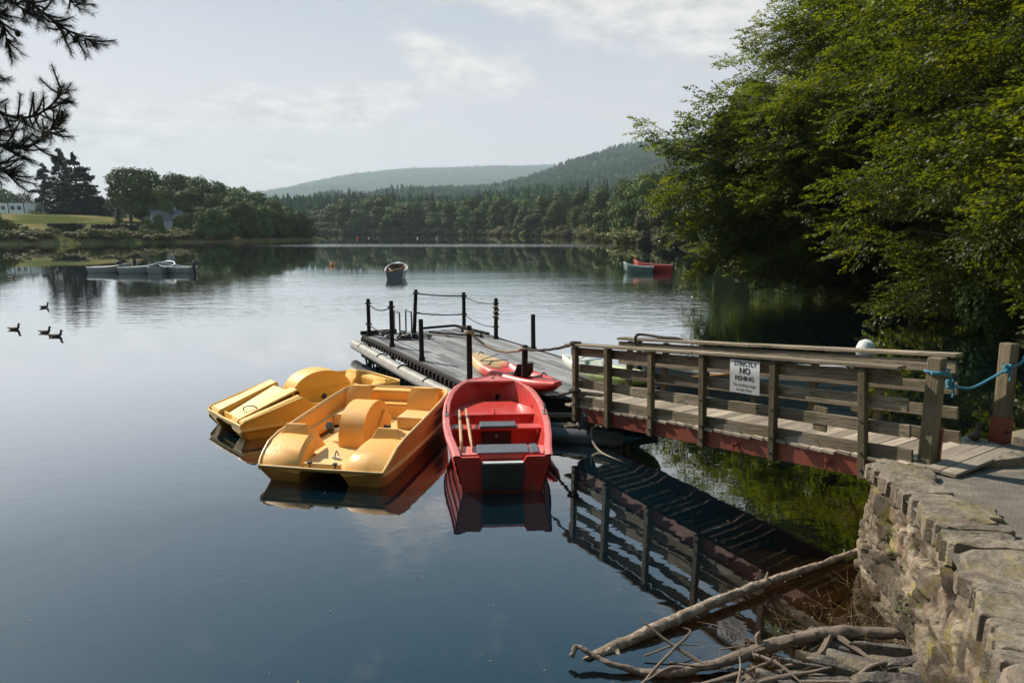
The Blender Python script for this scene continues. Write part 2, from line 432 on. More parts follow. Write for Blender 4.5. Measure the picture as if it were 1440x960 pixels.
M['bed'] = mat('peaty_lakebed', (.105, .070, .034), .9, var=.6, scale=1.5, bump=.6, bscale=12, stain=((.035, .03, .015, 1), .45, .6, 1.1))
M['soil'] = mat('ground_soil', (.05, .045, .03), .95, var=.4, scale=.5, spec=.0)
M['lawn'] = mat('dry_lawn', (.165, .145, .062), .95, var=.45, scale=.12, stain=((.070, .082, .026, 1), .44, .58, .05), spec=.0)
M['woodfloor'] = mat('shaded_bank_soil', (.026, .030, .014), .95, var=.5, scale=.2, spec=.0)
b = MB(); b.add([(-7000, -7000, -3), (7000, -7000, -3), (7000, 7000, -3), (-7000, 7000, -3)], [(0, 1, 2, 3)])
tag(b.build('ground', M['soil']), kind='structure')

# lake bed close to the wall
def bed_z(x, y):
    u = -(x-3.05)*.85 + (y-4.9)*.35
    z = .02 - .22*max(0, u+.10) - (.06*max(0, u-2))
    if y > 5.6: z -= .16*(y-5.6)
    return max(-2.4, z) + .05*noise.noise(Vector((x*1.3, y*1.3, 0))) + .025*noise.noise(Vector((x*5, y*5, 3)))
nx, ny = 90, 90
vs_ = []; fs_ = []
for j in range(ny+1):
    for i in range(nx+1):
        x = -9+14.*i/nx; y = 1.0+13*j/ny
        vs_.append((x, y, bed_z(x, y)))
for j in range(ny):
    for i in range(nx):
        a = j*(nx+1)+i; fs_.append((a, a+1, a+nx+2, a+nx+1))
b = MB(); b.add(vs_, fs_, None, True); tag(b.build('lakebed', M['bed'], angle=180), kind='structure')

# ------------------------------------------------------------------ shores
LEFT = [(-420, 120), (-150, 140), (-106, 147), (-92, 160), (-82, 170), (-72, 181), (-66, 196), (-60, 208), (-57, 216), (-59, 226), (-70, 244), (-110, 268), (-200, 300), (-420, 330)]
RIGHT = [(5.6, -40), (5.6, 7.6), (7.2, 9.2), (9.6, 12.5), (13.4, 18), (17.5, 26), (20.5, 40), (23, 70), (27, 110), (30.5, 142), (28, 158), (28, 190), (30, 270), (12, 335),
         (-27, 400), (-66, 418), (-110, 430), (-132, 450), (-170, 500), (-400, 560), (-700, 620), (-700, 900), (700, 900), (700, -40)]
def sdist(P, px, py):
    """signed distance (inside positive) of points to polygon P"""
    P = np.array(P, float); A = P; B = np.roll(P, -1, 0)
    d = np.full(px.shape, 1e9); ins = np.zeros(px.shape, bool)
    for a, b_ in zip(A, B):
        e = b_-a; t = np.clip(((px-a[0])*e[0]+(py-a[1])*e[1])/(e@e), 0, 1)
        d = np.minimum(d, np.hypot(px-a[0]-t*e[0], py-a[1]-t*e[1]))
        c = ((a[1] > py) != (b_[1] > py)) & (px < (b_[0]-a[0])*(py-a[1])/(b_[1]-a[1]+1e-12)+a[0])
        ins ^= c
    return np.where(ins, d, -d)
def wob(x, y, s):
    return np.sin(x*s+1.3)*np.cos(y*s*1.17+.4)+.5*np.sin(x*s*2.3+y*s*1.9)
def left_h(x, y):
    d = sdist(LEFT, x, y)
    z = np.where(d > 0, np.minimum(1.3, d*.55) + np.clip(d-9, 0, 46)*.125 + np.clip(d-55, 0, 200)*.03, d*.3)
    k = np.clip((x+100)/35, 0, 1)          # the point itself is lower
    return z*(1-.35*k) + np.where(d > 2, .15*wob(x, y, .13), 0)
def right_h(x, y):
    d = sdist(RIGHT, x, y)
    far = np.clip((y-120)/120, 0, 1)
    z = np.where(d > 0, np.minimum(.8, d*.7) + np.clip(d-1.5, 0, 400)*(.10+.0*far), d*.35)
    return np.minimum(z, 42) + np.where(d > 2, .2*wob(x, y, .2), 0)
def terrain(name, xs, ys, fn, m):
    gx, gy = np.meshgrid(xs, ys); z = fn(gx, gy); z = np.maximum(z, -2.8)
    v = np.stack([gx.ravel(), gy.ravel(), z.ravel()], 1); n = len(xs); k = len(ys)
    i = (np.arange(k-1)[:, None]*n+np.arange(n-1)[None]).ravel()
    o = npmesh(name, v, np.stack([i, i+1, i+n+1, i+n], 1), m, None, True)
    return tag(o, kind='structure')
terrain('lawn_hillside', np.concatenate([np.arange(-420, -180, 8.), np.arange(-180, -50, 1.6)]), np.arange(115, 335, 1.8), left_h, M['lawn'])
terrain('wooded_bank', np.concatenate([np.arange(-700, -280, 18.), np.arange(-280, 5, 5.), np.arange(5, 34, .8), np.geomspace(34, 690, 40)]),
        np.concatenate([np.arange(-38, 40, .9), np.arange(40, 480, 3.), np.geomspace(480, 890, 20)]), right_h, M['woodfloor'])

# ------------------------------------------------------------------ hills beyond
def interp(tab, x): return np.interp(x, [t[0] for t in tab], [t[1] for t in tab])
def hill(name, Y0, crestY, prof, foot, m, rough):
    px = np.array([p[0] for p in prof]); X = (px-720)/1000*crestY; Zc = 3.2+(322-np.array([p[1] for p in prof]))/1000*crestY
    xs = np.linspace(X[0], X[-1], 150); t = np.linspace(0, 1.35, 60)
    gx, gt = np.meshgrid(xs, t)
    zc = np.interp(gx, X, Zc)
    y = Y0+(crestY-Y0)*gt
    prof_t = np.where(gt <= 1, np.clip(gt, 0, 1)**1.05, 1-.6*(gt-1))
    lump = rough*(wob(gx, y, 2*PI/(crestY*.22))*.6+wob(gx+99, y, 2*PI/(crestY*.07))*.25)*np.clip(gt*2, 0, 1)*(1-np.clip((gt-.6)/.4, 0, 1)*.8)
    z = foot+(zc-foot)*prof_t+lump
    xx = gx*(y/crestY)**.35 + 0
    v = np.stack([xx.ravel(), y.ravel(), z.ravel()], 1); n = len(xs); k = len(t)
    i = (np.arange(k-1)[:, None]*n+np.arange(n-1)[None]).ravel()
    o = npmesh(name, v, np.stack([i, i+1, i+n+1, i+n], 1), m, None, True); tag(o, kind='structure')
    return v.reshape(k, n, 3)
M['hill'] = mat('forest_floor_green', (.030, .050, .022), .95, var=.5, scale=.01, spec=.0)
NEARHILL = [(380, 300), (480, 285), (560, 276), (640, 268), (700, 266), (740, 256), (770, 244), (800, 232), (850, 217), (905, 206), (960, 201), (1100, 195), (1300, 190), (1700, 200)]
FARHILL = [(250, 310), (330, 296), (400, 270), (440, 259), (500, 247), (560, 241), (620, 239), (700, 236), (770, 235), (850, 238), (1000, 238), (1300, 250), (1600, 270)]
gN = hill('near_hill', 680, 2100, NEARHILL, 14, M['hill'], 18)
gF = hill('far_hill', 3000, 5800, FARHILL, 60, M['hill'], 22)

def forest(name, grid, n, hmin, hmax, m, tmax=1.05, seed=1):
    """a far-off wood: thousands of small pointed and rounded trees in one mesh"""
    rg = np.random.default_rng(seed); k, c, _ = grid.shape
    tt = rg.random(n)*tmax/1.35*(k-1); cc = rg.random(n)*(c-1)
    i0 = np.minimum(tt.astype(int), k-2); j0 = np.minimum(cc.astype(int), c-2); ft = (tt-i0)[:, None]; fc = (cc-j0)[:, None]
    p = (grid[i0, j0]*(1-ft)+grid[i0+1, j0]*ft)*(1-fc)+(grid[i0, j0+1]*(1-ft)+grid[i0+1, j0+1]*ft)*fc
    patch = np.sin(p[:, 0]*.011+1)*np.cos(p[:, 1]*.007)+.6*np.sin(p[:, 0]*.031+p[:, 1]*.02)
    con = patch > .2
    h = hmin+(hmax-hmin)*rg.random(n); h = np.where(con, h*1.15, h*.8)
    s = 6; ang = np.linspace(0, 2*PI, s, endpoint=False)
    levels = [(.0, .75, .55), (.38, .9, .75), (.68, .55, .62), (1., .02, .12)]     # height, radius as a pointed tree / as a rounded tree
    V = []
    for zf, rc, rb in levels:
        rr = np.where(con, rc*h*.20, rb*h*.42)[:, None]*(.75+.5*rg.random((n, s)))
        a = ang[None]+rg.random((n, 1))*6
        V.append(np.stack([p[:, :1]+np.cos(a)*rr, p[:, 1:2]+np.sin(a)*rr, (p[:, 2:3]-1+zf*h[:, None])+np.zeros((n, s))], 2))
    V = np.concatenate(V, 1)               # n, 4*s, 3
    f = []
    for l in range(len(levels)-1):
        for j in range(s):
            f.append((l*s+j, l*s+(j+1) % s, (l+1)*s+(j+1) % s, (l+1)*s+j))
    f = np.array(f)[None]+np.arange(n)[:, None, None]*(s*len(levels))
    o = npmesh(name, V.reshape(-1, 3), f.reshape(-1, 4), m)
    return tag(o, kind='stuff')
def forestmat(name, cols):
    m, nt, out = new_mat(name); q = NT(nt)
    g = q.n('ShaderNodeNewGeometry'); rnd = g.outputs['Random Per Island']
    big = q.noise(q.scale(g.outputs['Position'], (.006, .006, .004)), 1.3, 4, .55)
    f = q.math('ADD', q.math('MULTIPLY', rnd, .5), q.math('MULTIPLY', q.maprange(big, .35, .65), .5))
    c = q.ramp(f, [(i/(len(cols)-1), col) for i, col in enumerate(cols)])
    bs = q.n('ShaderNodeBsdfDiffuse', {'Color': c}); q.link(bs.outputs[0], out.inputs[0])
    return m
M['forest'] = forestmat('far_forest_leaves', [(.022, .052, .024), (.038, .076, .028), (.070, .105, .036)])
forest('near_hill_forest', gN, 30000, 8, 15, M['forest'], seed=3)
forest('far_hill_forest', gF, 20000, 9, 15, M['forest'], seed=4)

# ------------------------------------------------------------------ hazy summer air
hm, hnt, hout = new_mat('haze_air'); q = NT(hnt)
pv = q.n('ShaderNodeVolumePrincipled', {'Color': (.74, .89, 1., 1), 'Density': .00014, 'Anisotropy': .1})
q.link(pv.outputs[0], hout.inputs['Volume'])
hb = MB(); hb.add([(x, y, z) for z in (-4.2, 620) for x, y in ((-7100, -7100), (7100, -7100), (7100, 7100), (-7100, 7100))],
       [(3, 2, 1, 0), (4, 5, 6, 7), (0, 1, 5, 4), (1, 2, 6, 5), (2, 3, 7, 6), (3, 0, 4, 7)])
haze = hb.build('haze', hm); tag(haze, kind='stuff')
# ------------------------------------------------------------------ trees
OAK = [(.036, .062, .020), (.072, .106, .028), (.130, .158, .044)]
M['oakleaf'] = leafmat('broad_leaves', OAK, .10, .6, .25, spec=.1)
M['willowleaf'] = leafmat('grey_green_leaves', [(.07, .085, .045), (.11, .125, .06), (.15, .155, .075)], .3, .6, .3, spec=.2)
M['coniferleaf'] = leafmat('dark_conifer_needles', [(.012, .026, .018), (.022, .040, .024), (.036, .056, .030)], .12, .6, .4, spec=.2)
M['bushleaf'] = leafmat('shore_bush_leaves', [(.06, .075, .024), (.115, .12, .04), (.19, .17, .065)], .3, .6, .6, spec=.2)
M['beechleaf'] = leafmat('beech_leaves', [(.026, .040, .009), (.064, .084, .014), (.120, .134, .020)], .60, .42, .35, (1.95, 1.85, .36), .3, .15)

def quads(c, n, size, rg, asp=.62):
    """one rhombic leaf face per centre c with normal n"""
    k = len(c); n = n/np.linalg.norm(n, axis=1, keepdims=True)
    r = rg.normal(size=(k, 3)); t = np.cross(n, r); t /= np.linalg.norm(t, axis=1, keepdims=True)+1e-9; b = np.cross(n, t)
    s = (size*(.6+.8*rg.random(k)))[:, None]
    v = np.stack([c+t*s, c+b*s*asp, c-t*s, c-b*s*asp], 1)
    return v.reshape(-1, 3), np.arange(4*k).reshape(-1, 4)

def lobed_crown(rg, lobes, n, size, keep=.86):
    L = np.array([l[0] for l in lobes], float); r = np.array([l[1] for l in lobes], float)
    w_ = r**2/np.sum(r**2); i = rg.choice(len(L), n, p=w_)
    d = rg.normal(size=(n, 3)); d /= np.linalg.norm(d, axis=1, keepdims=True)
    lump = 1+.16*np.sin(d[:, 0]*7+i)+.14*np.sin(d[:, 1]*9+i*2.1)+.12*np.sin(d[:, 2]*8+i*.7)
    p = L[i]+d*(r[i]*lump*(.62+.42*rg.random(n)**.6))[:, None]
    dd = np.linalg.norm(p[:, None, :]-L[None], axis=2)/r[None]; dd[np.arange(n), i] = 9
    ok = (dd.min(1) > keep) & (p[:, 2] > .15)
    p = p[ok]; d = d[ok]
    nn = d+rg.normal(size=p.shape)*.34+np.array([0, 0, .15])
    return quads(p, nn, size, rg)

def trunk_mesh(name, H, r, parent, m, seed=0, limbs=7, crownbase=.25, spread=.35):
    rd = random.Random(seed); b = MB()
    pts = [(rd.uniform(-.02, .02)*H*t, rd.uniform(-.02, .02)*H*t, H*t) for t in (-.02, .12, .3, .5, .7, .88)]
    b.tube(smoothpath(pts, 3), [r*1.35]+[r*(1-.9*i/15) for i in range(15)], 8)
    for k in range(limbs):
        t = crownbase+(.75-crownbase)*k/limbs; a = rd.uniform(0, 6.3)
        p0 = Vector((0, 0, H*t)); p1 = p0+Vector((math.cos(a), math.sin(a), .55))*H*spread*.5; p2 = p0+Vector((math.cos(a), math.sin(a), .75))*H*spread
        b.tube([p0, p1, p2], [r*.45, r*.3, r*.08], 6)
    return b.build('trunk', m, parent)

def broad_proto(seed, H=16., W=12., n=17000, size=.32, m='oakleaf', low=.12, name='broadleaf_tree'):
    rg = np.random.default_rng(seed); rd = random.Random(seed)
    t = thing(name, '', 'tree')
    lobes = []
    for k in range(24):
        f = rd.random(); a = rd.uniform(0, 6.28); zf = low+(1-low)*(.12+.80*f)
        wr = math.sin(PI*min(1, max(.12, (zf-low)/(1-low)*.80+.2)))**.7
        rr = W*.5*wr*.72*math.sqrt(rd.random()*.7+.3)
        lobes.append(((math.cos(a)*rr, math.sin(a)*rr, zf*H*.92), W*rd.uniform(.12, .20)))
    lobes += [((0, 0, H*.55), W*.27), ((0, 0, H*.80), W*.2), ((0, 0, H*.35), W*.25)]
    v, f = lobed_crown(rg, lobes, n, size)
    npmesh('crown', v, f, M[m], t)
    trunk_mesh('trunk', H*.9, H*.022, t, M['bark'], seed)
    return t

def conifer_proto(seed, H=20., W=6.5, tiers=17, m='coniferleaf', name='conifer_tree', droop=.28, per=9, size=.42):
    rg = np.random.default_rng(seed); rd = random.Random(seed); t = thing(name, '', 'tree'); C = []; N = []
    for k in range(tiers):
        z = H*(.08+.90*k/(tiers-1)); rad = W*.5*(1-(k/(tiers-1))**1.15)*rd.uniform(.8, 1.1)+.25
        for j in range(per):
            a = 2*PI*j/per+rd.uniform(-.4, .4); L = rad*rd.uniform(.7, 1.1); cnt = max(4, int(L*11))
            s = rg.random(cnt)**.7; side = rg.normal(size=cnt)*.22*L*(1.1-s)
            ca, sa = math.cos(a), math.sin(a)
            C.append(np.stack([ca*s*L-sa*side, sa*s*L+ca*side, z-s*s*L*droop*1.6-rg.random(cnt)*.4], 1))
            N.append(np.stack([ca*.35+rg.normal(size=cnt)*.4, sa*.35+rg.normal(size=cnt)*.4, np.ones(cnt)*.8], 1))
    v, f = quads(np.concatenate(C), np.concatenate(N), size, rg, .5)
    npmesh('crown', v, f, M[m], t)
    b = MB(); b.tube([(0, 0, -.3), (0, 0, H*.5), (0, 0, H*.97)], [H*.018, H*.011, .03], 7); b.build('trunk', M['bark'], t)
    return t

def cedar_proto(seed, H=20., W=13., name='cedar_tree'):
    """broad dark evergreen with flat layered plates of foliage and gaps between them"""
    rg = np.random.default_rng(seed); rd = random.Random(seed); t = thing(name, '', 'tree'); C = []; N = []; b = MB()
    b.tube([(0, 0, -.3), (.2, 0, H*.5), (0, .1, H*.95)], [H*.028, H*.018, .06], 8)
    for k in range(44):
        z = H*(.16+.82*rd.random()); a = rd.uniform(0, 6.28); L = W*.5*(1-((z/H-.16)/.86)**1.6)*rd.uniform(.55, 1.15)+.8
        up = rd.uniform(-.12, .22); ca, sa = math.cos(a), math.sin(a)
        b.tube([(0, 0, z-.4), (ca*L*.5, sa*L*.5, z+up*L*.6), (ca*L, sa*L, z+up*L)], [.16, .09, .03], 5)
        cnt = int(115*L/3)
        s = .25+.8*rg.random(cnt); side = rg.normal(size=cnt)*.24*L*(1.25-s)
        C.append(np.stack([ca*s*L-sa*side, sa*s*L+ca*side, z+up*s*L+rg.normal(size=cnt)*.28-.3*s], 1))
        N.append(np.stack([rg.normal(size=cnt)*.5, rg.normal(size=cnt)*.5, np.ones(cnt)], 1))
    v, f = quads(np.concatenate(C), np.concatenate(N), .46, rg, .55)
    npmesh('crown', v, f, M['coniferleaf'], t); b.build('trunk', M['bark'], t)
    return t

def bush_proto(seed, m='bushleaf', name='shrub', n=1500, size=.13):
    rg = np.random.default_rng(seed); rd = random.Random(seed)
    lobes = [((rd.uniform(-.8, .8), rd.uniform(-.8, .8), rd.uniform(.3, 1.0)), rd.uniform(.35, .6)) for k in range(8)]
    v, f = lobed_crown(rg, lobes, n, size, .75)
    t = npmesh(name, v, f, M[m]); tag(t, '', 'shrub')
    return t

protos = {'broad': [broad_proto(11), broad_proto(12, 16, 13), broad_proto(13, 17, 11), broad_proto(14, 15, 14, low=.02)],
          'willow': [broad_proto(21, 16, 8, m='willowleaf', low=.0, name='willow_tree'), broad_proto(22, 15, 9, m='willowleaf', low=.0, name='willow_tree')],
          'conifer': [conifer_proto(31), conifer_proto(32, 20, 5.5, 19), conifer_proto(33, 20, 8, 15)],
          'cedar': [cedar_proto(41), cedar_proto(42, 20, 11)],
          'bush': [bush_proto(51), bush_proto(52), bush_proto(53)], 'bankbush': [bush_proto(54, 'oakleaf', 'shrub', 6500, .045), bush_proto(55, 'oakleaf', 'shrub', 6500, .045)]}
PH = {'broad': 16, 'willow': 15.5, 'conifer': 20, 'cedar': 20, 'bush': 1.4, 'bankbush': 1.4}
PW = {'broad': 12.5, 'willow': 8.5, 'conifer': 6.6, 'cedar': 12, 'bush': 2.4, 'bankbush': 2.4}
used = set(); rt = random.Random(5)
def plant(kind, x, y, z, h, wd, label, group=None, cat=None):
    p = rt.choice(protos[kind])
    o = p if p.name not in used else copy_tree(p)
    used.add(p.name)
    o.location = (x, y, z); s = h/PH[kind]; sw = wd/PW[kind]
    o.scale = (sw, sw, s); o.rotation_euler = (0, 0, rt.uniform(0, 6.28))
    o['label'] = label
    if cat: o['category'] = cat
    if group: o['group'] = group
    elif 'group' in o: del o['group']
    return o
def hgt(fn, x, y): return float(fn(np.array([[x]]), np.array([[y]]))[0, 0])
def plant_top(kind, b, dist, topv, wd, fn, label, group=None, low=.3):
    """b: bearing as X/Y, topv: height of the top as (z - eye)/Y; both say where the tree stands up against the sky"""
    x, y = b*dist, dist; g = hgt(fn, x, y); top = 3.2+topv*dist
    return plant(kind, x, y, g-low, max(2., top-g+low), wd, label, group)

# --- the wooded point on the left
GP = 'broadleaf trees crowded on the wooded point'
for px, ty, dist, wd in [(198, 240, 203, 15), (228, 243, 212, 13), (262, 246, 226, 15), (292, 250, 236, 14), (318, 254, 232, 13), (345, 262, 228, 13), (372, 270, 224, 12), (392, 281, 221, 10), (412, 291, 220, 9),
                         (246, 262, 202, 11), (280, 266, 206, 12), (310, 272, 208, 11), (338, 278, 207, 11), (362, 284, 208, 10), (386, 291, 211, 9), (404, 299, 213, 8), (428, 300, 216, 8.0), (436, 306, 219, 6),
                         (322, 290, 197, 8), (348, 296, 200, 8), (374, 300, 205, 8), (398, 306, 209, 7), (420, 309, 213, 6), (270, 250, 245, 14), (330, 262, 250, 14), (296, 292, 196, 7)]:
    plant_top('broad', (px-720)/1000*1.012, dist, (322-ty)/1000*1.012, wd, left_h, 'rounded dark green broadleaf tree in the crowded wood on the left point', GP)
for i, (px, ty, dist, wd, lab) in enumerate([(84, 234, 238, 10, 'thin open dark evergreen at the left of the tall group by the pale flats'), (106, 214, 244, 13, 'tallest dark layered evergreen beside the pale flats'),
                                      (128, 219, 236, 13, 'dark layered evergreen with drooping top right of the tallest one'), (140, 256, 226, 14, 'low spreading dark evergreen at the right foot of the tall group'), (120, 246, 228, 15, 'broad dark evergreen in front of the tall evergreen group')]):
    plant_top('cedar', (px-720)/1000*1.012, dist, (322-ty)/1000*1.012, wd, left_h, lab, 'tall dark evergreens beside the flats')
for px, ty, dist, wd in [(8, 262, 290, 14), (30, 268, 300, 14), (52, 270, 305, 13), (150, 276, 285, 12), (165, 280, 270, 11), (185, 272, 290, 13)]:
    plant_top('broad', (px-720)/1000*1.012, dist, (322-ty)/1000*1.012, wd, left_h, 'broadleaf tree rising behind the pale flats and the lawn', 'trees behind the flats')
plant_top('conifer', (181-720)/1000*1.012, 186, (322-287)/1000*1.012, 3.6, left_h, 'small cone-shaped evergreen on the lawn left of the grey-roofed house')
plant_top('conifer', (3-720)/1000*1.012, 150, (322-262)/1000*1.012, 5.6, left_h, 'dark spruce on the shore at the left edge of the photo')
plant_top('broad', (14-720)/1000*1.012, 156, (322-300)/1000*1.012, 3.6, left_h, 'small dark bushy tree beside the spruce on the left shore')
plant_top('broad', (236-720)/1000*1.012, 178, (322-301)/1000*1.012, 3.6, left_h, 'small round green tree in front of the grey-roofed house')
rs = random.Random(31); px = 296.
while px < 445:
    bx = (px-720)/1000*1.012
    for dist in np.arange(120, 250, .7):
        if sdist(LEFT, np.array([bx*dist]), np.array([dist]))[0] > 1.4: break
    plant_top('broad', bx, dist+rs.uniform(0, 2), (322-np.interp(px, [296, 340, 400, 430, 446], [302, 290, 293, 300, 312])-rs.uniform(-5, 5))/1000*1.012, rs.uniform(5.5, 8.5), left_h, 'rounded dark green broadleaf tree in the crowded wood on the left point', GP, .9)
    px += rs.uniform(9, 16)
for px, ty, dist, wd in [(222, 306, 184, 3.2), (262, 304, 188, 3.4), (272, 298, 190, 4.5)]:
    plant_top('broad', (px-720)/1000*1.012, dist, (322-ty)/1000*1.012, wd, left_h, 'bushy young tree half hiding the grey-roofed cottage', 'young trees by the cottage')
# shrubs along the left shore
rs = random.Random(9)
for i in range(95):
    px = rs.uniform(4, 300); k = rs.random()
    bx = (px-720)/1000*1.012
    for dist in np.arange(120, 240, 1.):         # walk out along the bearing to the shoreline
        if sdist(LEFT, np.array([bx*dist]), np.array([dist]))[0] > 1.2+k*10: break
    g = hgt(left_h, bx*dist, dist)
    plant('bush', bx*dist, dist, g-.15, rs.uniform(.9, 2.3), rs.uniform(2.2, 5.2), 'low rough shrub on the grassy left shore', 'shrubs along the left shore')
plant('bush', -.692*1.012*160, 160, hgt(left_h, -.7*160, 160)-.2, 3.6, 5.5, 'large pale green shrub at the left end of the lawn')

# --- the far shore and the right-hand shore
SHORE = [(430, 450), (445, 446), (470, 434), (520, 428), (580, 417), (650, 401), (690, 380), (740, 345), (800, 302), (840, 262), (870, 225), (900, 165), (940, 144), (960, 136)]
TOP = [(430, 308), (448, 302), (470, 291), (500, 288), (540, 284), (570, 288), (610, 286), (650, 288), (700, 283), (750, 281), (790, 276), (830, 270), (860, 264), (890, 254), (920, 250), (960, 252)]
rf = random.Random(17); px = 462.
while px < 902:
    bx = (px-720)/1000*1.012
    for dist in np.arange(100, 540, .8):
        if sdist(RIGHT, np.array([bx*dist]), np.array([dist]))[0] > 1.6: break
    dist += rf.uniform(0, 3); ty = interp(TOP, px)+rf.uniform(-3, 9)
    wd = rf.uniform(9, 13.5)
    kd = 'broad' if rf.random() > .16 else 'willow'; wd *= rf.uniform(.7, 1.2)*max(1, dist/285); ty += rf.choice([-5, 0, 0, 5, 10])
    plant_top(kd, (px-720)/1000*1.012, dist, (322-ty)/1000*1.012, wd, right_h, 'rounded broadleaf tree in the unbroken wood along the far shore' if kd == 'broad' else 'paler grey-green tree at the water in the far shore wood', 'trees lining the far shore' if kd == 'broad' else 'pale trees lining the far shore', .9)
    px += wd/dist*1000*.58
px = 455.
while px < 930:
    dist = interp(SHORE, px)+rf.uniform(16, 30); ty = interp(TOP, px)-rf.uniform(1, 9)
    plant_top('broad', (px-720)/1000*1.012, dist, (322-ty)/1000*1.012, rf.uniform(10, 15)*max(1, dist/285), right_h, 'rounded broadleaf tree in the unbroken wood along the far shore', 'trees lining the far shore')
    px += rf.uniform(14, 24)*(1.4 if px > 700 else 1)
for i in range(34):
    px = rf.choice([rf.uniform(470, 560), rf.uniform(486, 620), rf.uniform(560, 860)]); dist = interp(SHORE, px)+rf.uniform(45, 95)
    ty = interp([(450, 288), (500, 271), (560, 268), (620, 274), (700, 272), (800, 262), (880, 246)], px)+rf.uniform(-3, 9)
    plant_top('conifer', (px-720)/1000*1.012, dist, (322-ty)/1000*1.012, rf.uniform(5, 7.5)*max(1, dist/330), right_h, 'dark pointed conifer standing above the far shore wood', 'conifers above the far shore')
rf2 = random.Random(23); px = 449.
while px < 905:
    bx = (px-720)/1000*1.012
    for dist in np.arange(100, 540, .8):
        if sdist(RIGHT, np.array([bx*dist]), np.array([dist]))[0] > .5: break
    plant('bush', bx*dist, dist, -.3, rf2.uniform(2.4, 5.4), rf2.uniform(7, 12), 'low bush hanging over the water at the foot of the far shore wood', 'bushes along the far shore', 'shrub')
    px += rf2.uniform(6, 11)*min(1.6, 260/dist)
for px, ty, dist, wd, lab in [(906, 282, 146, 5.5, 'narrow grey-green weeping tree at the water, left of the pair on the right shore'), (932, 262, 128, 6.5, 'taller pale weeping tree at the water beside the narrow one'), (952, 312, 126, 6, 'low pale bushy tree at the foot of the weeping trees')]:
    plant_top('willow', (px-720)/1000*1.012, dist, (322-ty)/1000*1.012, wd, right_h, lab, None, .9)
for px, ty, dist, wd in [(915, 246, 172, 11), (938, 240, 152, 11), (962, 246, 132, 10), (978, 262, 112, 9), (995, 235, 118, 11), (1010, 250, 98, 9), (1030, 215, 100, 12), (880, 258, 190, 11)]:
    plant_top('broad', (px-720)/1000*1.012, dist, (322-ty)/1000*1.012, wd, right_h, 'dark broadleaf tree on the right shore beyond the overhanging beech', 'trees on the right shore beyond the beech', .9)
for x, y, h, wd in [(30, 62, 20, 14), (33, 46, 21, 14), (31, 32, 20, 13), (29, 20, 19, 12), (27, 9, 17, 11), (25, 78, 18, 11), (40, 25, 22, 14)]:
    plant('broad', x, y, hgt(right_h, x, y)-.3, h, wd, 'dark broadleaf tree in the shade behind the overhanging beeches', 'trees behind the beeches')
for x, y, h, wd in [(23.5, 46, 13, 10), (25.5, 54, 15, 11), (26.5, 64, 15, 11), (23, 34, 12, 9), (20.5, 29, 10, 8)]:
    plant('broad', x, y, hgt(right_h, x, y)-.9, h, wd, 'dark broadleaf tree in the shade behind the overhanging beeches', 'trees behind the beeches')
rb = random.Random(77)
for k in range(26):
    y = rb.uniform(21, 64); x = float(np.interp(y, [7.6, 12.5, 18, 26, 40, 70], [5.6, 9.6, 13.4, 17.5, 20.5, 23]))+rb.uniform(.1, 1.6)
    plant('bankbush', x, y, hgt(right_h, x, y)-.35, rb.uniform(1.5, 2.6), rb.uniform(3.0, 5.0), 'dark low bush on the shaded bank under the beeches', 'bushes under the beeches', 'shrub')
gx, gy = np.meshgrid(np.linspace(-40, 70, 30), np.linspace(-44, -11, 12))
forest('light_blocking_wood', np.stack([gx, gy, gx*0+1.5], 2), 230, 15, 21, M['forest'], 1.34, 12)  # unseen trees behind the camera, added to block sky light from that side
gx, gy = np.meshgrid(np.linspace(-480, 560, 60), np.linspace(470, 820, 20))
gb = np.stack([gx, gy, right_h(gx, gy)], 2)
forest('far_bank_forest', gb, 4200, 12, 19, M['forest'], 1.34, 8)

# --- the big overhanging beeches
def spray_templates(rg, k=10, n=34):
    T = []
    for i in range(k):
        C = []; D = []
        for j in range(n):
            s = j/n; side = 1 if j % 2 else -1
            sub = rg.random()
            ang = side*(.95-.35*s); L = (.42*(1-s)+.05)*sub
            base = np.array([s*.95, 0, 0])+np.array([math.cos(ang)*L, math.sin(ang)*L, 0])
            a2 = ang*.7+rg.normal()*.45
            C.append(base+np.array([0, 0, rg.normal()*.02])); D.append([math.cos(a2), math.sin(a2), rg.normal()*.18-.1])
        C = np.array(C); D = np.array(D); D /= np.linalg.norm(D, axis=1, keepdims=True)
        N = np.stack([rg.normal(size=n)*.45, rg.normal(size=n)*.45, np.ones(n)], 1)
        S = np.cross(N, D); S /= np.linalg.norm(S, axis=1, keepdims=True)
        l = .058*(.75+.5*rg.random(n))[:, None]; w_ = l*.62
        T.append(np.stack([C, C+D*l+S*w_, C+D*l*2.0, C+D*l-S*w_], 1))
    return np.array(T)          # k, n, 4, 3

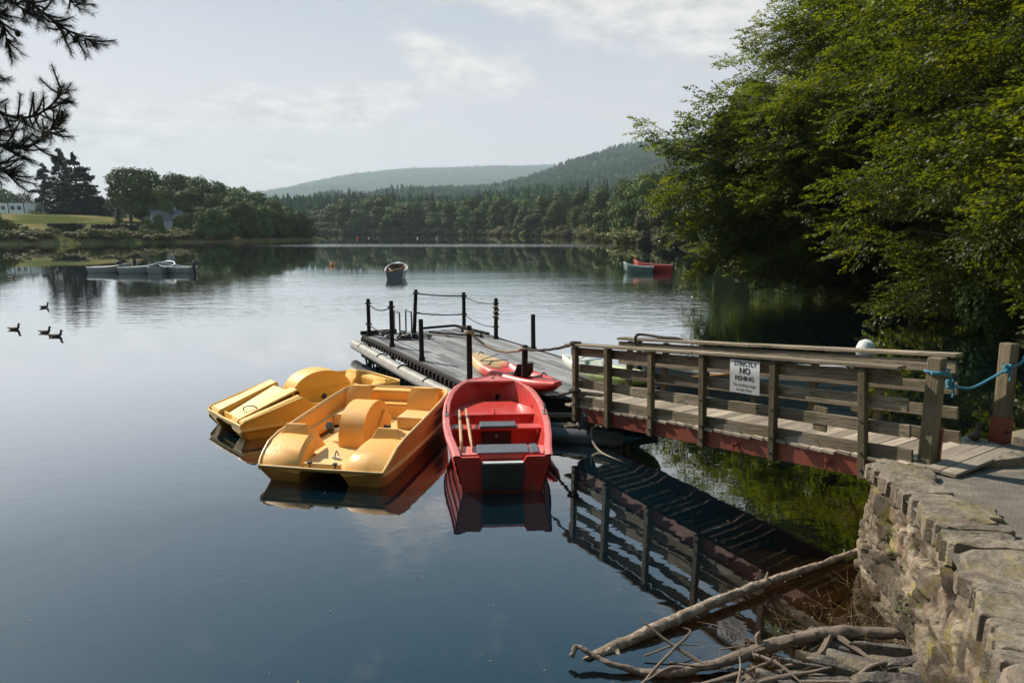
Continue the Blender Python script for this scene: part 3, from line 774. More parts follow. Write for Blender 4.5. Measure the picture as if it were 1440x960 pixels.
def beech(name, label, base, H, r, env, nb, seed, extra=(), lsc=1., group=None, bias=.35):
    rg = np.random.default_rng(seed); rd = random.Random(seed)
    t = thing(name, label, 'tree', base, 0, group); B = Vector(base)
    Tm = spray_templates(rg); P = []; Hd = []; Sc = []; Up = []; limb = MB()
    vol = [e[1][0]*e[1][2] for e in env]
    boughs = []
    for k in range(nb):
        c, rr = env[rg.choice(len(env), p=np.array(vol)/sum(vol))]
        d = rg.normal(size=3); d[0] -= bias; d[1] -= .15; d /= np.linalg.norm(d)
        f = .45+.57*rg.random()**.45
        tip = Vector((c[0]+d[0]*rr[0]*f, c[1]+d[1]*rr[1]*f, c[2]+d[2]*rr[2]*f))
        if tip.z < .55: tip.z = .55+rd.random()*1.2
        hd = Vector((tip.x-B.x, tip.y-B.y, 0)).normalized()
        hd = (hd+Vector((rd.gauss(0, .35), rd.gauss(0, .35), 0))).normalized()
        L = rd.uniform(2.4, 4.2)
        sl = rd.uniform(-.02, .28)
        boughs.append([tip-hd*L+Vector((0, 0, L*sl*.5)), tip-hd*L*.45+Vector((0, 0, L*.10+L*sl*.3)), tip])
    boughs += [[Vector(p) for p in e] for e in extra]
    for bi, bp in enumerate(boughs):
        path = smoothpath(bp, 4); m_ = len(path)
        big = bi >= nb
        limb.tube(path, [(.085 if big else .030)*(1-.85*i/(m_-1)) for i in range(m_)], 5, False)
        L = sum((path[i+1]-path[i]).length for i in range(m_-1))
        cnt = int(L*(17 if big else 8.2))
        for j in range(cnt):
            s = (j+rd.random())/cnt; s = s if not big else .12+.88*s
            i = min(int(s*(m_-1)), m_-2); p = path[i].lerp(path[i+1], s*(m_-1)-i)
            hd = path[i+1]-path[i]; hd.normalize()
            sd = 1 if j % 2 else -1; a = math.atan2(hd.y, hd.x)+sd*(1.15-.75*s)*rd.uniform(.5, 1.2)
            off = rd.random()*(1.0-.75*s)*(1.3 if big else 1.0)
            pitch = rd.gauss(-.22, .30)
            h3 = Vector((math.cos(a)*math.cos(pitch), math.sin(a)*math.cos(pitch), math.sin(pitch)))
            P.append(p+h3*off+Vector((0, 0, rd.gauss(0, .17)))); Hd.append(h3); Sc.append(rd.uniform(.65, 1.25)*lsc)
            u = Vector((rd.gauss(0, .42), rd.gauss(0, .42), 1)); Up.append(u)
    P = np.array(P)-np.array(base); Hd = np.array(Hd); Up = np.array(Up); Sc = np.array(Sc)[:, None]
    S = np.cross(Up, Hd); S /= np.linalg.norm(S, axis=1, keepdims=True); U = np.cross(Hd, S)
    A = Tm[rg.integers(0, len(Tm), len(P))]              # k,n,4,3
    V = P[:, None, None, :]+(A[..., :1]*Hd[:, None, None]+A[..., 1:2]*S[:, None, None]+A[..., 2:]*U[:, None, None])*Sc[:, None, None]
    V = V.reshape(-1, 3)
    npmesh('crown', V, np.arange(len(V)).reshape(-1, 4), M['beechleaf'], t)
    # trunk and main limbs reaching into the crown
    b = MB(); top = Vector((.4, -.3, H*.8))
    b.tube(smoothpath([(0, 0, -.6), (.1, .05, H*.18), (-.15, .1, H*.4), (.1, -.2, H*.62), top], 4), [r*1.5]+[r*(1.05-.9*i/16) for i in range(16)], 10)
    for k in range(26):
        tgt = boughs[rd.randrange(nb)][0]-B; z0 = min(H*.72, max(H*.12, tgt.z*.75-1)); p0 = Vector((0, 0, z0))
        mid = p0.lerp(tgt, .5)+Vector((0, 0, .9))
        b.tube(smoothpath([p0, mid, tgt], 4), [r*.42*(1-.88*i/8) for i in range(9)], 6)
    b.build('trunk', M['beechbark'], t)
    vs = [tuple(Vector(p)-B) for p in limb.v]; limb.v = vs
    limb.build('branches', M['beechbark'], t)
    return t
M['beechbark'] = mat('grey_beech_bark', (.105, .098, .085), .85, var=.3, scale=3, bump=.3, bscale=20)
beech('beech_tree', 'large beech on the bank whose long bare limb reaches out left over the lake', (19.5, 38, hgt(right_h, 19.5, 38)-.1), 23, .42,
      [((19.5, 37, 8.5), (9.0, 8, 10.5)), ((22.6, 37, 15.), (9.0, 8, 8.5)), ((14.6, 32.5, 2.6), (5.4, 5, 2.6)), ((13.6, 31.4, 5.2), (4.2, 3, 4.4)), ((15.4, 33.0, 3.8), (6.4, 6, 4.0)), ((12.2, 33.5, 6.2), (4.6, 3, 3.4))], 1060, 61,
      [[(16, 34.5, 4.9), (12.6, 33.6, 5.9), (10.4, 33.2, 6.5), (8.4, 33, 6.7), (6.2, 33, 7.9)], [(12.6, 33.6, 6.0), (10., 32.6, 6.3), (7.4, 32.2, 5.6)], [(11.6, 33.5, 6.1), (9.4, 33.8, 5.6), (7.2, 34, 4.4)], [(12.6, 33.6, 6.4), (10.4, 33.9, 7.6), (8.4, 34.0, 8.2)], [(12.6, 32.6, 5.0), (10.2, 32.2, 4.2), (8.2, 32.0, 2.9)], [(13, 33, 4.4), (10.8, 32.4, 2.8), (8.9, 32.0, 1.6)],
       [(16, 31, 6), (12.5, 30.2, 5.6), (10.2, 29.8, 4.0)], [(17, 31.5, 9), (13.6, 30.6, 9.4), (11.6, 30.4, 8.6)], [(17.5, 32, 12), (14.6, 31, 12.8), (12.8, 31, 12.6)], [(12.2, 33, 3.2), (9.9, 32.4, 2.2), (8.4, 32, 1.0)], [(12, 33.4, 4.8), (9.6, 33, 4.2), (7.6, 32.8, 3.4)], [(12.4, 33.6, 7.0), (9.8, 33.4, 7.2), (7.6, 33.3, 6.6)], [(12.8, 33.8, 8.6), (10.6, 33.8, 9.2), (9.0, 33.8, 9.0)], [(11, 33.2, 5.4), (8.6, 32.8, 5.0), (6.9, 32.6, 4.4)]])
beech('beech_tree', 'dense shaded beech drooping to the water just beyond the gangway', (18.5, 24.5, hgt(right_h, 18.5, 24.5)-.1), 20, .45,
      [((18.8, 24, 9.0), (8.0, 7, 9.5)), ((20.0, 24, 15.), (8.0, 7, 8)), ((14.8, 22.5, 3.4), (4.6, 5, 3.4))], 600, 62,
      [[(17, 20, 7), (13.5, 18.6, 6.6), (11.2, 17.8, 5.0)], [(16.5, 20, 5), (13.4, 18.4, 4.4), (11.6, 17.6, 3.0)], [(16, 20, 10), (12.8, 19, 10.4), (10.8, 18.4, 9.6)], [(17, 19, 4), (14.2, 17.4, 3.0), (12.6, 16.6, 1.7)]], bias=.05)
beech('beech_tree', 'dark beech at the right edge behind the mooring post', (17.2, 14.0, hgt(right_h, 17.2, 14.0)-.1), 16, .4,
      [((17.0, 14.2, 8.6), (6.4, 6.5, 8.4)), ((13.6, 14.4, 4.4), (3.0, 3.5, 2.8))], 260, 63, bias=.0)

# --- Scots pine reaching into the top left corner
M['pineneedle'] = leafmat('pine_needles', [(.012, .020, .010), (.022, .034, .014), (.035, .050, .020)], .15, .5, 2., spec=.3)
M['pinebark'] = mat('pine_twig_bark', (.045, .032, .024), .9, var=.4, scale=12, bump=.5, bscale=60)
def pine():
    rd = random.Random(3); rg = np.random.default_rng(3)
    base = Vector((-8.2, 6.4, -.2)); t = thing('pine_tree', 'Scots pine with dark needled branches hanging into the top left corner', 'tree', base)
    def W(px, py, y):
        px -= 22+.10*max(0, px)
        return Vector(((px-720)/1000*y*1.0/ (math.cos(R(8.98))+(480-py)/1000*math.sin(R(8.98))), y, 3.2+y*((480-py)/1000*math.cos(R(8.98))-math.sin(R(8.98)))/(math.cos(R(8.98))+(480-py)/1000*math.sin(R(8.98)))))
    wood_ = MB(); shoots = []
    main = [([(-260, -40), (-90, -60), (20, -30), (80, 10), (125, 40), (165, 58)], 6.0), ([(-260, -60), (-60, -50), (40, -50), (100, -25), (142, 8)], 6.4), ([(-260, -20), (-100, -40), (-20, -5), (25, 30), (36, 60)], 5.8),
            ([(-260, 120), (-90, 105), (-10, 122), (25, 158), (70, 165), (105, 148), (122, 130)], 6.2), ([(-260, 150), (-60, 175), (10, 200), (60, 208), (95, 190), (116, 172)], 6.0), ([(-260, 160), (-80, 188), (-10, 218), (20, 236), (38, 246)], 5.8),
            ([(-260, 80), (-80, 75), (-20, 82), (14, 96)], 6.3), ([(-260, 190), (-80, 215), (-30, 226), (6, 240)], 6.4), ([(-260, 140), (-90, 150), (-20, 178), (22, 185)], 6.1), ([(-260, -30), (-90, -70), (-20, -50), (50, -10), (92, 30)], 5.6), ([(-260, -80), (-60, -80), (60, -60), (120, -30)], 6.0),
            ([(-260, 160), (-120, 190), (-50, 205), (4, 215)], 6.0), ([(-260, 200), (-120, 220), (-40, 226), (8, 232)], 5.9), ([(-260, 130), (-120, 130), (-40, 140), (6, 148)], 6.2), ([(-260, -20), (-120, -20), (-30, 0), (20, 12)], 6.1), ([(-260, -60), (-90, -40), (10, -12), (70, 18)], 5.9), ([(-260, 220), (-120, 240), (-60, 236), (-14, 246)], 6.1)]
    for k, (pl, y) in enumerate(main):
        pts = [W(a, b_, y+.12*math.sin(i*1.7+k)) for i, (a, b_) in enumerate(pl)]
        zt_ = pts[0].z+.25; pts = [Vector((-7.85, 6.4, zt_-.1)), Vector((-6.9, 6.3, zt_))]+pts[1:]
        path = smoothpath(pts, 5); n = len(path)
        wood_.tube(path, [.030*(1-.86*i/(n-1)) for i in range(n)], 6)
        for i in range(4, n):
            if path[i].x < -7.0: continue
            if i == n-1: shoots.append((path[i-1], path[i]-path[i-2]))
            for sd in range(3):
                if rd.random() > .72: continue
                d = (path[i]-path[i-1]).normalized()
                v = (d*rd.uniform(.3, .9)+Vector((rd.gauss(0, .5), rd.gauss(0, .7), rd.gauss(-.05, .55)))).normalized()
                L = rd.uniform(.10, .34)*(1.15-.5*i/n)
                e = path[i]+v*L+Vector((0, 0, L*.08)); wood_.tube([path[i], path[i]+v*L*.5-Vector((0, 0, .01)), e], [.009, .007, .004], 5)
                shoots.append((path[i]+v*L*.25, v*L*.75))
    V = []; k = 0
    for p, d in shoots:
        d = Vector(d); L = max(.12, min(d.length, .24)); d.normalize(); n = int(190*L/.2)
        s = rg.random(n)[:, None]; q_ = rg.normal(size=(n, 3)); dn = np.array(d)
        q_ -= (q_@dn)[:, None]*dn; q_ /= np.linalg.norm(q_, axis=1, keepdims=True)
        dirn = q_*.85+dn*(.55+.6*s); dirn /= np.linalg.norm(dirn, axis=1, keepdims=True)
        c = np.array(p)+dn*L*s; ln = (.035+.028*rg.random(n))[:, None]
        sd = np.cross(dirn, rg.normal(size=(n, 3))); sd /= np.linalg.norm(sd, axis=1, keepdims=True); sd *= .0010
        V.append(np.stack([c-sd, c+sd, c+dirn*ln+sd*.4, c+dirn*ln-sd*.4], 1))
    V = np.concatenate(V).reshape(-1, 3)-np.array(base)
    npmesh('needles', V, np.arange(len(V)).reshape(-1, 4), M['pineneedle'], t)
    tb = MB(); tb.tube(smoothpath([base+Vector((0, 0, -.8)), base+Vector((.1, .1, 3)), base+Vector((.5, 0, 6)), base+Vector((.3, .1, 11))], 4), [.30-.02*i for i in range(13)], 10)
    tb.v = [tuple(Vector(p)-base) for p in tb.v]; tb.build('trunk', M['pinebark'], t)
    wood_.v = [tuple(Vector(p)-base) for p in wood_.v]; wood_.build('branches', M['pinebark'], t)
    for a, b_, y in ((142, 56, 6.05), (172, 62, 6.0), (52, 47, 5.8), (36, 64, 6.0)):
        cb = MB(); c = W(a, b_, y)-base
        cb.lathe([(.004, -.028), (.016, -.02), (.02, -.005), (.016, .012), (.005, .026)], c, 9); cb.build('pine_cone', M['pinebark'], t)
pine()
# ------------------------------------------------------------------ boats
def hull_parts(t, st, m_out, m_in, m_rim, rimw=.07, floor=.07, laps=3, thick=.035, transom=None, m_tr=None, rake=.10):
    """open rowing boat: st = stations (y, half beam at gunwale, gunwale z, half beam at chine, chine z, keel z), stern first"""
    def outer(s):
        y, hb, zg, hc, zc, zk = s; pts = []
        yy = lambda z: y-rake*(z/.5) if s is st[0] else y
        for sd in (-1, 1):
            side = []
            for k in range(laps+1):
                f = k/laps; x = hb+(hc-hb)*f**1.5; z = zg+(zc-zg)*f
                if k and laps > 1: side.append((sd*(x+.014), yy(z+.004), z+.006))
                side.append((sd*x, yy(z), z))
            side.append((sd*hc*.45, yy(zk), zk+(zc-zk)*.15))
            pts.append(side)
        return pts[0]+[(0, yy(zk), zk)]+pts[1][::-1]
    b = MB(); secs = [outer(s) for s in st]; b.loft(secs); b.build('hull', m_out, t, weld=True)
    def inner(s):
        y, hb, zg, hc, zc, zk = s; h2 = max(.03, hb-rimw); c2 = max(.02, hc-.05); zf = max(floor, zk+.03)
        yy = y+(.03 if s is st[0] else (-.05 if s is st[-1] else 0))
        mid = (h2+(c2-h2)*.55, zg+(zf-zg)*.55)
        L = [(h2, zg-.005), mid, (c2, zf+.03), (c2*.8, zf)]
        return [(-a, yy, z) for a, z in L]+[(a, yy, z) for a, z in L[::-1]]
    b = MB(); si = [inner(s) for s in st]; b.loft(si, smooth=True)
    b.add(si[-1], [tuple(range(8))]); b.add(si[0], [tuple(range(8))]); b.build('inner_hull', m_in, t, angle=30)
    # gunwale: a flat rolled rim
    b = MB(); yy0 = st[0][1]
    rim = []
    for sd in (-1, 1):
        secs = []
        for s in st:
            y, hb, zg = s[:3]; y = y-rake*zg/.5 if s is st[0] else y; h2 = max(.03, hb-rimw)
            secs.append([(sd*(hb+.022), y, zg-.035), (sd*(hb+.022), y, zg+.012), (sd*(hb-.01), y, zg+.024), (sd*h2, y, zg+.016), (sd*h2, y, zg-.02)])
        rim.append(secs)
        b.loft(secs)
    s = st[-1]; b.loft([rim[0][-1], [(0, s[0]+.05, p[2]) if i < 3 else (0, s[0]-.05, p[2]) for i, p in enumerate(rim[0][-1])], rim[1][-1]])
    b.build('gunwale', m_rim, t, weld=True, bevel=.006)
    b = MB(); k3 = [(s[1]-.02, s[0], s[2]+.012) for s in st[-3:]]; b.prism([(-k3[0][0], k3[0][1]+.06, k3[0][2])]+[(-a, y_, z_) for a, y_, z_ in k3]+[(a, y_, z_) for a, y_, z_ in k3[::-1]]+[(k3[0][0], k3[0][1]+.06, k3[0][2])] if False else [(-a, y_, z_) for a, y_, z_ in k3]+[(a, y_, z_) for a, y_, z_ in k3[::-1]], (0, 0, -.03)); b.build('breasthook', m_rim, t)
    b = MB(); y, hb, zg, hc, zc, zk = st[0]; q_ = lambda x, z, o=0.: (x, y-rake*z/.5+o-.004, z)
    if transom:
        nw, nz, nb = transom      # motor notch: half width, depth, half width at bottom
        out = [q_(-hb, zg), q_(-nw, zg), q_(-nb, zg-nz), q_(nb, zg-nz), q_(nw, zg), q_(hb, zg), q_(hc, zc), q_(hc*.45, zk+.02), q_(-hc*.45, zk+.02), q_(-hc, zc)]
    else: out = [q_(-hb, zg), q_(hb, zg), q_(hc, zc), q_(hc*.45, zk+.02), q_(-hc*.45, zk+.02), q_(-hc, zc)]
    b.prism(out, (0, .045, 0)); b.build('transom', m_tr or m_out, t, bevel=.004)

def scale_st(st, L, B, D=1.):
    y0 = st[-1][0]; b0 = max(s[1] for s in st)
    return [(y*L/y0, hb*B/2/b0, zg*D, hc*B/2/b0, zc*D, zk*D) for y, hb, zg, hc, zc, zk in st]
RED_ST = [(0, .585, .48, .48, .0, -.10), (.35, .63, .47, .52, -.01, -.13), (.8, .69, .47, .56, -.01, -.15), (1.3, .735, .49, .58, -.01, -.16), (1.8, .75, .525, .57, 0, -.16), (2.3, .735, .57, .52, .02, -.15),
          (2.62, .68, .63, .42, .05, -.12), (2.86, .58, .69, .29, .10, -.06), (3.04, .45, .73, .17, .18, .02), (3.17, .28, .75, .08, .28, .12), (3.23, .12, .755, .04, .34, .2)]

def red_boat():
    t = thing('rowing_boat', 'red fibreglass rowing boat with grey seat pads and two oars inside, moored stern-out', 'rowing boat', (-.115, 8.38, 0), R(4.2))
    hull_parts(t, RED_ST, M['red'], M['red'], M['red_rim'], .075, .06, 4, transom=(.29, .10, .235))
    # dark motor pad and lip in the transom notch
    b = MB(); b.prism([(-.27, -.089, .375), (.27, -.089, .375), (.255, -.025, .03), (-.255, -.025, .03)], (0, -.014, 0)); b.build('motor_pad', M['black'], t, bevel=.004)
    b = MB(); b.box((0, -.05, .392), (.50, .085, .020)); b.build('lit_notch_lip', M['boatwhite'], t, bevel=.004)  # white colour stands in for sunlight on the top edge of the notch
    # stern bench
    b = MB(); b.box((0, .36, .395), (1.18, .42, .035)); b.box((0, .155, .23), (1.04, .03, .30)); st_ = b.build('stern_bench', M['red_rim'], t, bevel=.008)
    b = MB(); b.box((.02, .36, .428), (.66, .36, .035)); b.box((.425, .36, .428), (.10, .36, .035)); b.build('seat_pad', M['greypad'], t, bevel=.012)
    b = MB(); b.box((-.12, .055, .36), (.07, .03, .05)); b.box((.22, .055, .36), (.08, .03, .05)); b.build('catch', M['redlead'], t, bevel=.004)
    # middle bench with the dark locker door under it
    b = MB(); b.box((0, 1.50, .395), (1.29, .24, .035)); b.box((0, 1.52, .22), (1.18, .03, .33)); b.build('middle_bench', M['red'], t, bevel=.008)
    b = MB(); b.box((.02, 1.485, .434), (.52, .26, .045)); b.build('seat_pad', M['greypad'], t, bevel=.014)
    b = MB(); b.box((.0, 1.49, .235), (.42, .05, .29)); lk = b.build('locker_door', M['black'], t, bevel=.006)
    b = MB(); b.lathe([(.022, 0), (.018, .012), (.004, .014)], (0, 1.464, .28), 12, (0, -1, 0)); b.build('lock', M['steel'], lk)
    b = MB(); b.box((-.545, 1.50, .418), (.13, .2, .012)); b.build('worn_patch', M['greypad'], t)
    # bow seat: a wedge with an upright face
    b = MB(); z = .42
    b.prism([(-.66, 2.12, z), (.66, 2.12, z), (.56, 2.52, z+.02), (.28, 2.86, z+.03), (-.28, 2.86, z+.03), (-.56, 2.52, z+.02)], (0, 0, -.035)); b.box((0, 2.16, .23), (1.22, .03, .36))
    b.box((0, 2.32, z+.016), (.022, .42, .012)); b.build('bow_seat', M['red'], t, bevel=.006)
    # grab handles and rowlocks
    for x, y, z in ((.655, 2.36, .42), (.665, .95, .34), (-.655, 2.36, .42)):
        b = MB(); s = 1 if x > 0 else -1
        b.tube(smoothpath([(x, y, z-.07), (x-s*.045, y-.01, z-.06), (x-s*.05, y, z), (x-s*.045, y+.01, z+.06), (x+s*.01, y, z+.07)], 4), .008, 6); b.build('grab_handle', M['black'], t)
    for s in (-1, 1):
        b = MB(); x = s*.715; y = 1.72; z = .525
        b.box((x, y, z+.014), (.05, .16, .02)); b.tube([(x, y, z), (x, y, z+.07)], .011, 8)
        b.tube(smoothpath([(x, y-.045, z+.15), (x, y-.045, z+.10), (x, y, z+.065), (x, y+.045, z+.10), (x, y+.045, z+.15)], 4), .010, 6); b.build('rowlock', M['steel'], t)
    return t
redboat = red_boat()

def oar(label, p0, p1, roll):
    """p0 blade end, p1 handle end (world)"""
    p0 = Vector(p0); p1 = Vector(p1); d = (p1-p0).normalized(); L = (p1-p0).length
    t = thing('oar', label, 'oar', p0, 0, 'oars in the red rowing boat')
    b = MB(); q_ = Vector((0, 0, 1)).rotation_difference(d).to_matrix()
    b.tube([q_ @ Vector((0, 0, z)) for z in (.30, .5, L-.14, L-.12, L-.02, L)], [.019, .022, .021, .018, .019, .012], 10); b.build('shaft', M['oak'], t)
    b = MB(); W = [(0, .055), (.02, .062), (.12, .060), (.22, .044), (.30, .024), (.36, .018)]
    m = q_ @ Matrix.Rotation(roll, 3, 'Z')
    b.loft([[m @ Vector((x*w_, y*(.007+.012*(z/.36)), z)) for x, y in ((-1, 0), (-.5, 1), (.5, 1), (1, 0), (.5, -1), (-.5, -1))] for z, w_ in W], True, False, True, True)
    b.build('blade', M['oak'], t, bevel=.002)
    b = MB(); b.tube([q_ @ Vector((0, 0, z)) for z in (L-.40, L-.31)], .0245, 10); b.build('collar', M['black'], t)
oar('wooden oar nearer the boat side, lying across the red boat\'s benches', (-.635, 8.66, .425), (-.765, 10.06, .60), R(80))
oar('wooden oar nearer the grey seat pads, lying across the red boat\'s benches', (-.50, 8.68, .425), (-.675, 10.14, .60), R(95))

def arch(b, x0, x1, y0, y1, z0, z1, n=14, k=.6, open_=False):
    """wheel cover: an arched hood between x0 and x1 with flat sides"""
    pr = []
    for i in range(n+1):
        a = PI*i/n; c, s = math.cos(a), math.sin(a)
        pr.append((y0+(y1-y0)*(1-c)/2, z0+(z1-z0)*s**k))
    secs = [[(x, y, z) for y, z in pr] for x in (x0, x1)]
    vs = secs[0]+secs[1]; m_ = n+1
    b.add(vs, [(i, i+1, m_+i+1, m_+i) for i in range(n)], None, True)
    b.add(secs[0], [tuple(range(m_))]); b.add(secs[1], [tuple(range(m_))[::-1]])
    return b

def pedal_boat(kind, label, loc, rz):
    t = thing('pedal_boat', label, 'pedal boat', loc, rz)
    A = kind == 1; my = M['yellow'] if A else M['lemon']; L = 3.03 if A else 2.95
    if A: ST = [(-.01, .84, .23), (.05, .862, .28), (.16, .88, .345), (.34, .895, .435), (.62, .905, .485), (1.3, .91, .52), (2.2, .91, .57), (2.75, .885, .60), (2.92, .84, .61), (3.0, .76, .61), (3.03, .66, .61)]
    else: ST = [(0, .70, .26), (.06, .71, .31), (.5, .74, .42), (.98, .76, .545), (1.12, .765, .42), (1.42, .77, .40), (1.62, .775, .545), (2.2, .77, .56), (2.65, .74, .54), (2.85, .66, .52), (2.95, .52, .51)]
    pb = -.12; ti = .30 if A else .34
    def sec(s, i):
        y, hw, zg = s; nose = max(0, .30-y)/.30; ylow = y+.07*nose+(.05 if y < .1 else 0)
        zr = min(zg-.035, .20 if A else .17); out = []
        R_ = [(hw, y, zg), (hw-.015-.03*(zg-zr), y, zr+.03), (hw+.012, y, zr+.012), (hw+.012, y, zr-.012), (hw-.035, y, zr-.03), (hw-.09, ylow, .0), (hw-.14, ylow+.02, pb*.6), (hw-.24, ylow+.05*nose, pb), (ti+.12, ylow+.05*nose, pb), (ti+.03, ylow+.02, pb*.4), (ti, y, .15), (ti-.05, y, .195)]
        return [(-a, b_, c) for a, b_, c in R_]+[(0, y, .20)]+R_[::-1]
    secs = [sec(s, i) for i, s in enumerate(ST)]; n = len(secs[0])
    b = MB(); b.loft(secs)
    top = secs[0]; zt = ST[0][2]
    b.add(top+[(0, ST[0][0], zt)], [tuple(list(range(n//2+1))+[n]), tuple([n]+list(range(n//2, n)))])
    b.add(secs[-1], [tuple(range(n))])
    b.build('hull', my, t, weld=True, bevel=.012)
    # rolled rim along the sides and stern
    b = MB(); path = [(s[1]-.012, s[0], s[2]+.004) for s in ST]
    full = path+[(-x, y, z) for x, y, z in path[::-1]]
    b.tube(full, .019, 8); b.tube([(-ST[0][1], ST[0][0]-.004, ST[0][2]), (0, ST[0][0]-.012, ST[0][2]-.004), (ST[0][1], ST[0][0]-.004, ST[0][2])], .017, 8); b.build('rim', M['yellow_pale'] if A else my, t)
    # cockpit: inner walls and floor
    fz = .20
    b = MB(); i0 = 4 if A else 3; inn = []
    for s in ST[i0:]:
        y, hw, zg = s; y2 = y if s is not ST[-1] else y-.03
        inn.append([(hw-.03, y2, zg), (hw-.055, y2, zg-.02), (hw-.085, y2, .345), (hw-.16, y2, .335), (hw-.18, y2, fz)])
    sgn = lambda sec_, k: [(k*x, y, z) for x, y, z in sec_]
    b.loft([sgn(s, 1) for s in inn]); b.loft([sgn(s, -1) for s in inn])
    b.loft([sgn(inn[-1], 1), sgn(inn[-1], -1)]); b.build('inner_wall', my, t, weld=True, bevel=.006)
    b = MB(); y0 = .05; b.add([(-.62 if A else -.5, ST[i0][0], fz+.003), (.62 if A else .5, ST[i0][0], fz+.003), (.62 if A else .5, L-.1, fz+.003), (-.62 if A else -.5, L-.1, fz+.003)], [(0, 1, 2, 3)])
    b.build('floor', M['yellow_pale'] if A else my, t)
    if A:
        # twin bow hoods with an upturned lip, a well between them
        for s in (-1, 1):
            b = MB(); xi, xo = .25, .885
            prof = [(-.004, .235), (.03, .285), (.10, .345), (.22, .405), (.40, .455), (.56, .475), (.66, .47)]
            secs_ = []
            for (y, z), st_ in zip(prof, [ST[0], ST[1], ST[2], ST[2], ST[3], ST[4], ST[4]]):
                hw = np.interp(y, [q_[0] for q_ in ST], [q_[1] for q_ in ST])-.016
                ze = np.interp(y, [q_[0] for q_ in ST], [q_[2] for q_ in ST])
                xin = xi+.03+.12*min(1, max(0, y)/.66)
                secs_.append([(s*xin, y, z-.05), (s*(xin+.05), y, z), (s*(xin+(hw-xin)*.6), y, z+.012), (s*hw, y, ze)])
            b.loft(secs_, smooth=True)
            for k in range(len(secs_)-1):
                p, r_ = secs_[k][0], secs_[k+1][0]; b.add([p, r_, (r_[0], r_[1], .16), (p[0], p[1], .16)], [(0, 1, 2, 3)])
            e = secs_[-1]; b.add([e[0], e[1], e[2], e[3], (e[3][0], e[3][1], .2), (e[0][0], e[0][1], .2)], [(0, 1, 2, 3, 4, 5)])
            b.build('bow_hood', my, t, angle=40)
            b = MB(); xa, xb = .44, .85
            b.prism([(s*xa, .58, .465), (s*(xa+.07), .66, .605), (s*(xb-.06), .66, .60), (s*xb, .58, .475)], (0, .03, -.0))
            b.prism([(s*xa, .595, .47), (s*(xa+.07), .675, .60), (s*(xa+.03), .90, .42), (s*(xa-.08), .93, .24), (s*(xa-.06), .60, .24)], (s*.022, 0, 0))
            b.build('hood_lip', my, t, bevel=.008)
        b = MB(); b.box((0, .50, .195), (.70, 1.0, .03)); b.box((0, .06, .235), (.50, .05, .10)); b.build('bow_well', M['yellow_pale'], t, bevel=.012)
        for x in (-.17, .17):
            b = MB(); b.box((x, .05, .292), (.045, .05, .012)); b.box((x+.01, .03, .25), (.012, .012, .09)); b.build('catch', M['black'], t)
        b = MB(); b.tube(smoothpath([(.0, .44, .21), (-.015, .47, .26), (-.01, .50, .31), (.02, .49, .26), (.05, .43, .235)], 4), .009, 6); b.tube([(-.05, .46, .228), (.07, .42, .232)], .012, 6); b.build('cleat', M['steel'], t)
        b = MB(); arch(b, -.19, .17, .96, 2.02, .20, .745, 16, .66); b.build('wheel_cover', my, t, angle=40, bevel=.012)
        b = MB(); b.prism([(.17, 1.30, .21), (.17, 1.98, .21), (.17, 2.02, .40), (.17, 1.76, .56)], (.035, 0, 0)); b.build('cover_flange', my, t, bevel=.008)
        seats = ((-.54, .40), (.52, .46)); sy = 2.24; zs = .0; cov = (1.3, .24)
    else:
        for s in (-1, 1):
            b = MB(); prof = [(0, .275), (.04, .325), (.5, .48), (1.0, .645), (1.03, .62), (1.08, .24)]
            secs_ = [[(s*(.24+.01*k), y, z-.035 if y < 1.02 else z), (s*.27, y, z), (s*.52, y, z+.004), (s*.535, y, z-.02)] for k, (y, z) in enumerate(prof)]
            b.loft(secs_); 
            for k in range(4):
                p, r_ = secs_[k][0], secs_[k+1][0]; b.add([p, r_, (r_[0], r_[1], .16), (p[0], p[1], .16)], [(0, 1, 2, 3)])
            b.build('bow_hood', my, t, weld=True, bevel=.010)
            b = MB(); prof = [(.02, .27), (.05, .305), (.5, .425), (.98, .56), (1.0, .53), (1.04, .24)]
            b.loft([[(s*.53, y, z-.03), (s*.545, y, z+.015), (s*.64, y, z+.015), (s*.70, y, z-.02), (s*.735, y, min(z-.02, np.interp(y, [q_[0] for q_ in ST], [q_[2] for q_ in ST])))] for y, z in prof])
            b.build('side_deck', my, t, weld=True, bevel=.008)
        b = MB(); b.prism([(-.25, .10, .25), (.25, .10, .25), (.25, .95, .60), (-.25, .95, .60)], (0, .02, -.05)); b.prism([(-.24, .06, .14), (.24, .06, .14), (.24, .09, .30), (-.24, .09, .30)], (0, .03, 0)); b.prism([(-.24, .93, .585), (.24, .93, .585), (.24, 1.0, .22), (-.24, 1.0, .22)], (0, .02, 0)); b.build('centre_deck', my, t, bevel=.008)
        b = MB(); b.tube(smoothpath([(.33, .20, .39), (.335, .20, .45), (.40, .28, .475), (.46, .34, .45), (.46, .36, .42)], 4), .010, 6); b.build('cleat', M['black'], t)
        for x in (-.17, .19): 
            b = MB(); b.lathe([(.014, 0), (.012, .01)], (x, .058, .24), 8, (0, -1, 0)); b.build('bolt', M['black'], t)
        b = MB(); arch(b, -.20, .20, 1.04, 2.18, .20, .825, 18, .62); b.build('wheel_cover', my, t, angle=40, bevel=.02)
        b = MB(); b.box((.0, 1.60, .53), (.44, 1.04, .03)); b.build('cover_band', my, t, bevel=.012)
        seats = ((-.50, .38), (.50, .38)); sy = 2.2; zs = -.06; cov = (1.6, .27)
        d_ = t   # painted number on the side
        text('25', .13, M['ink'], t, (.765, 1.02, .10), (R(90), 0, R(88)), 'lettering', .002)
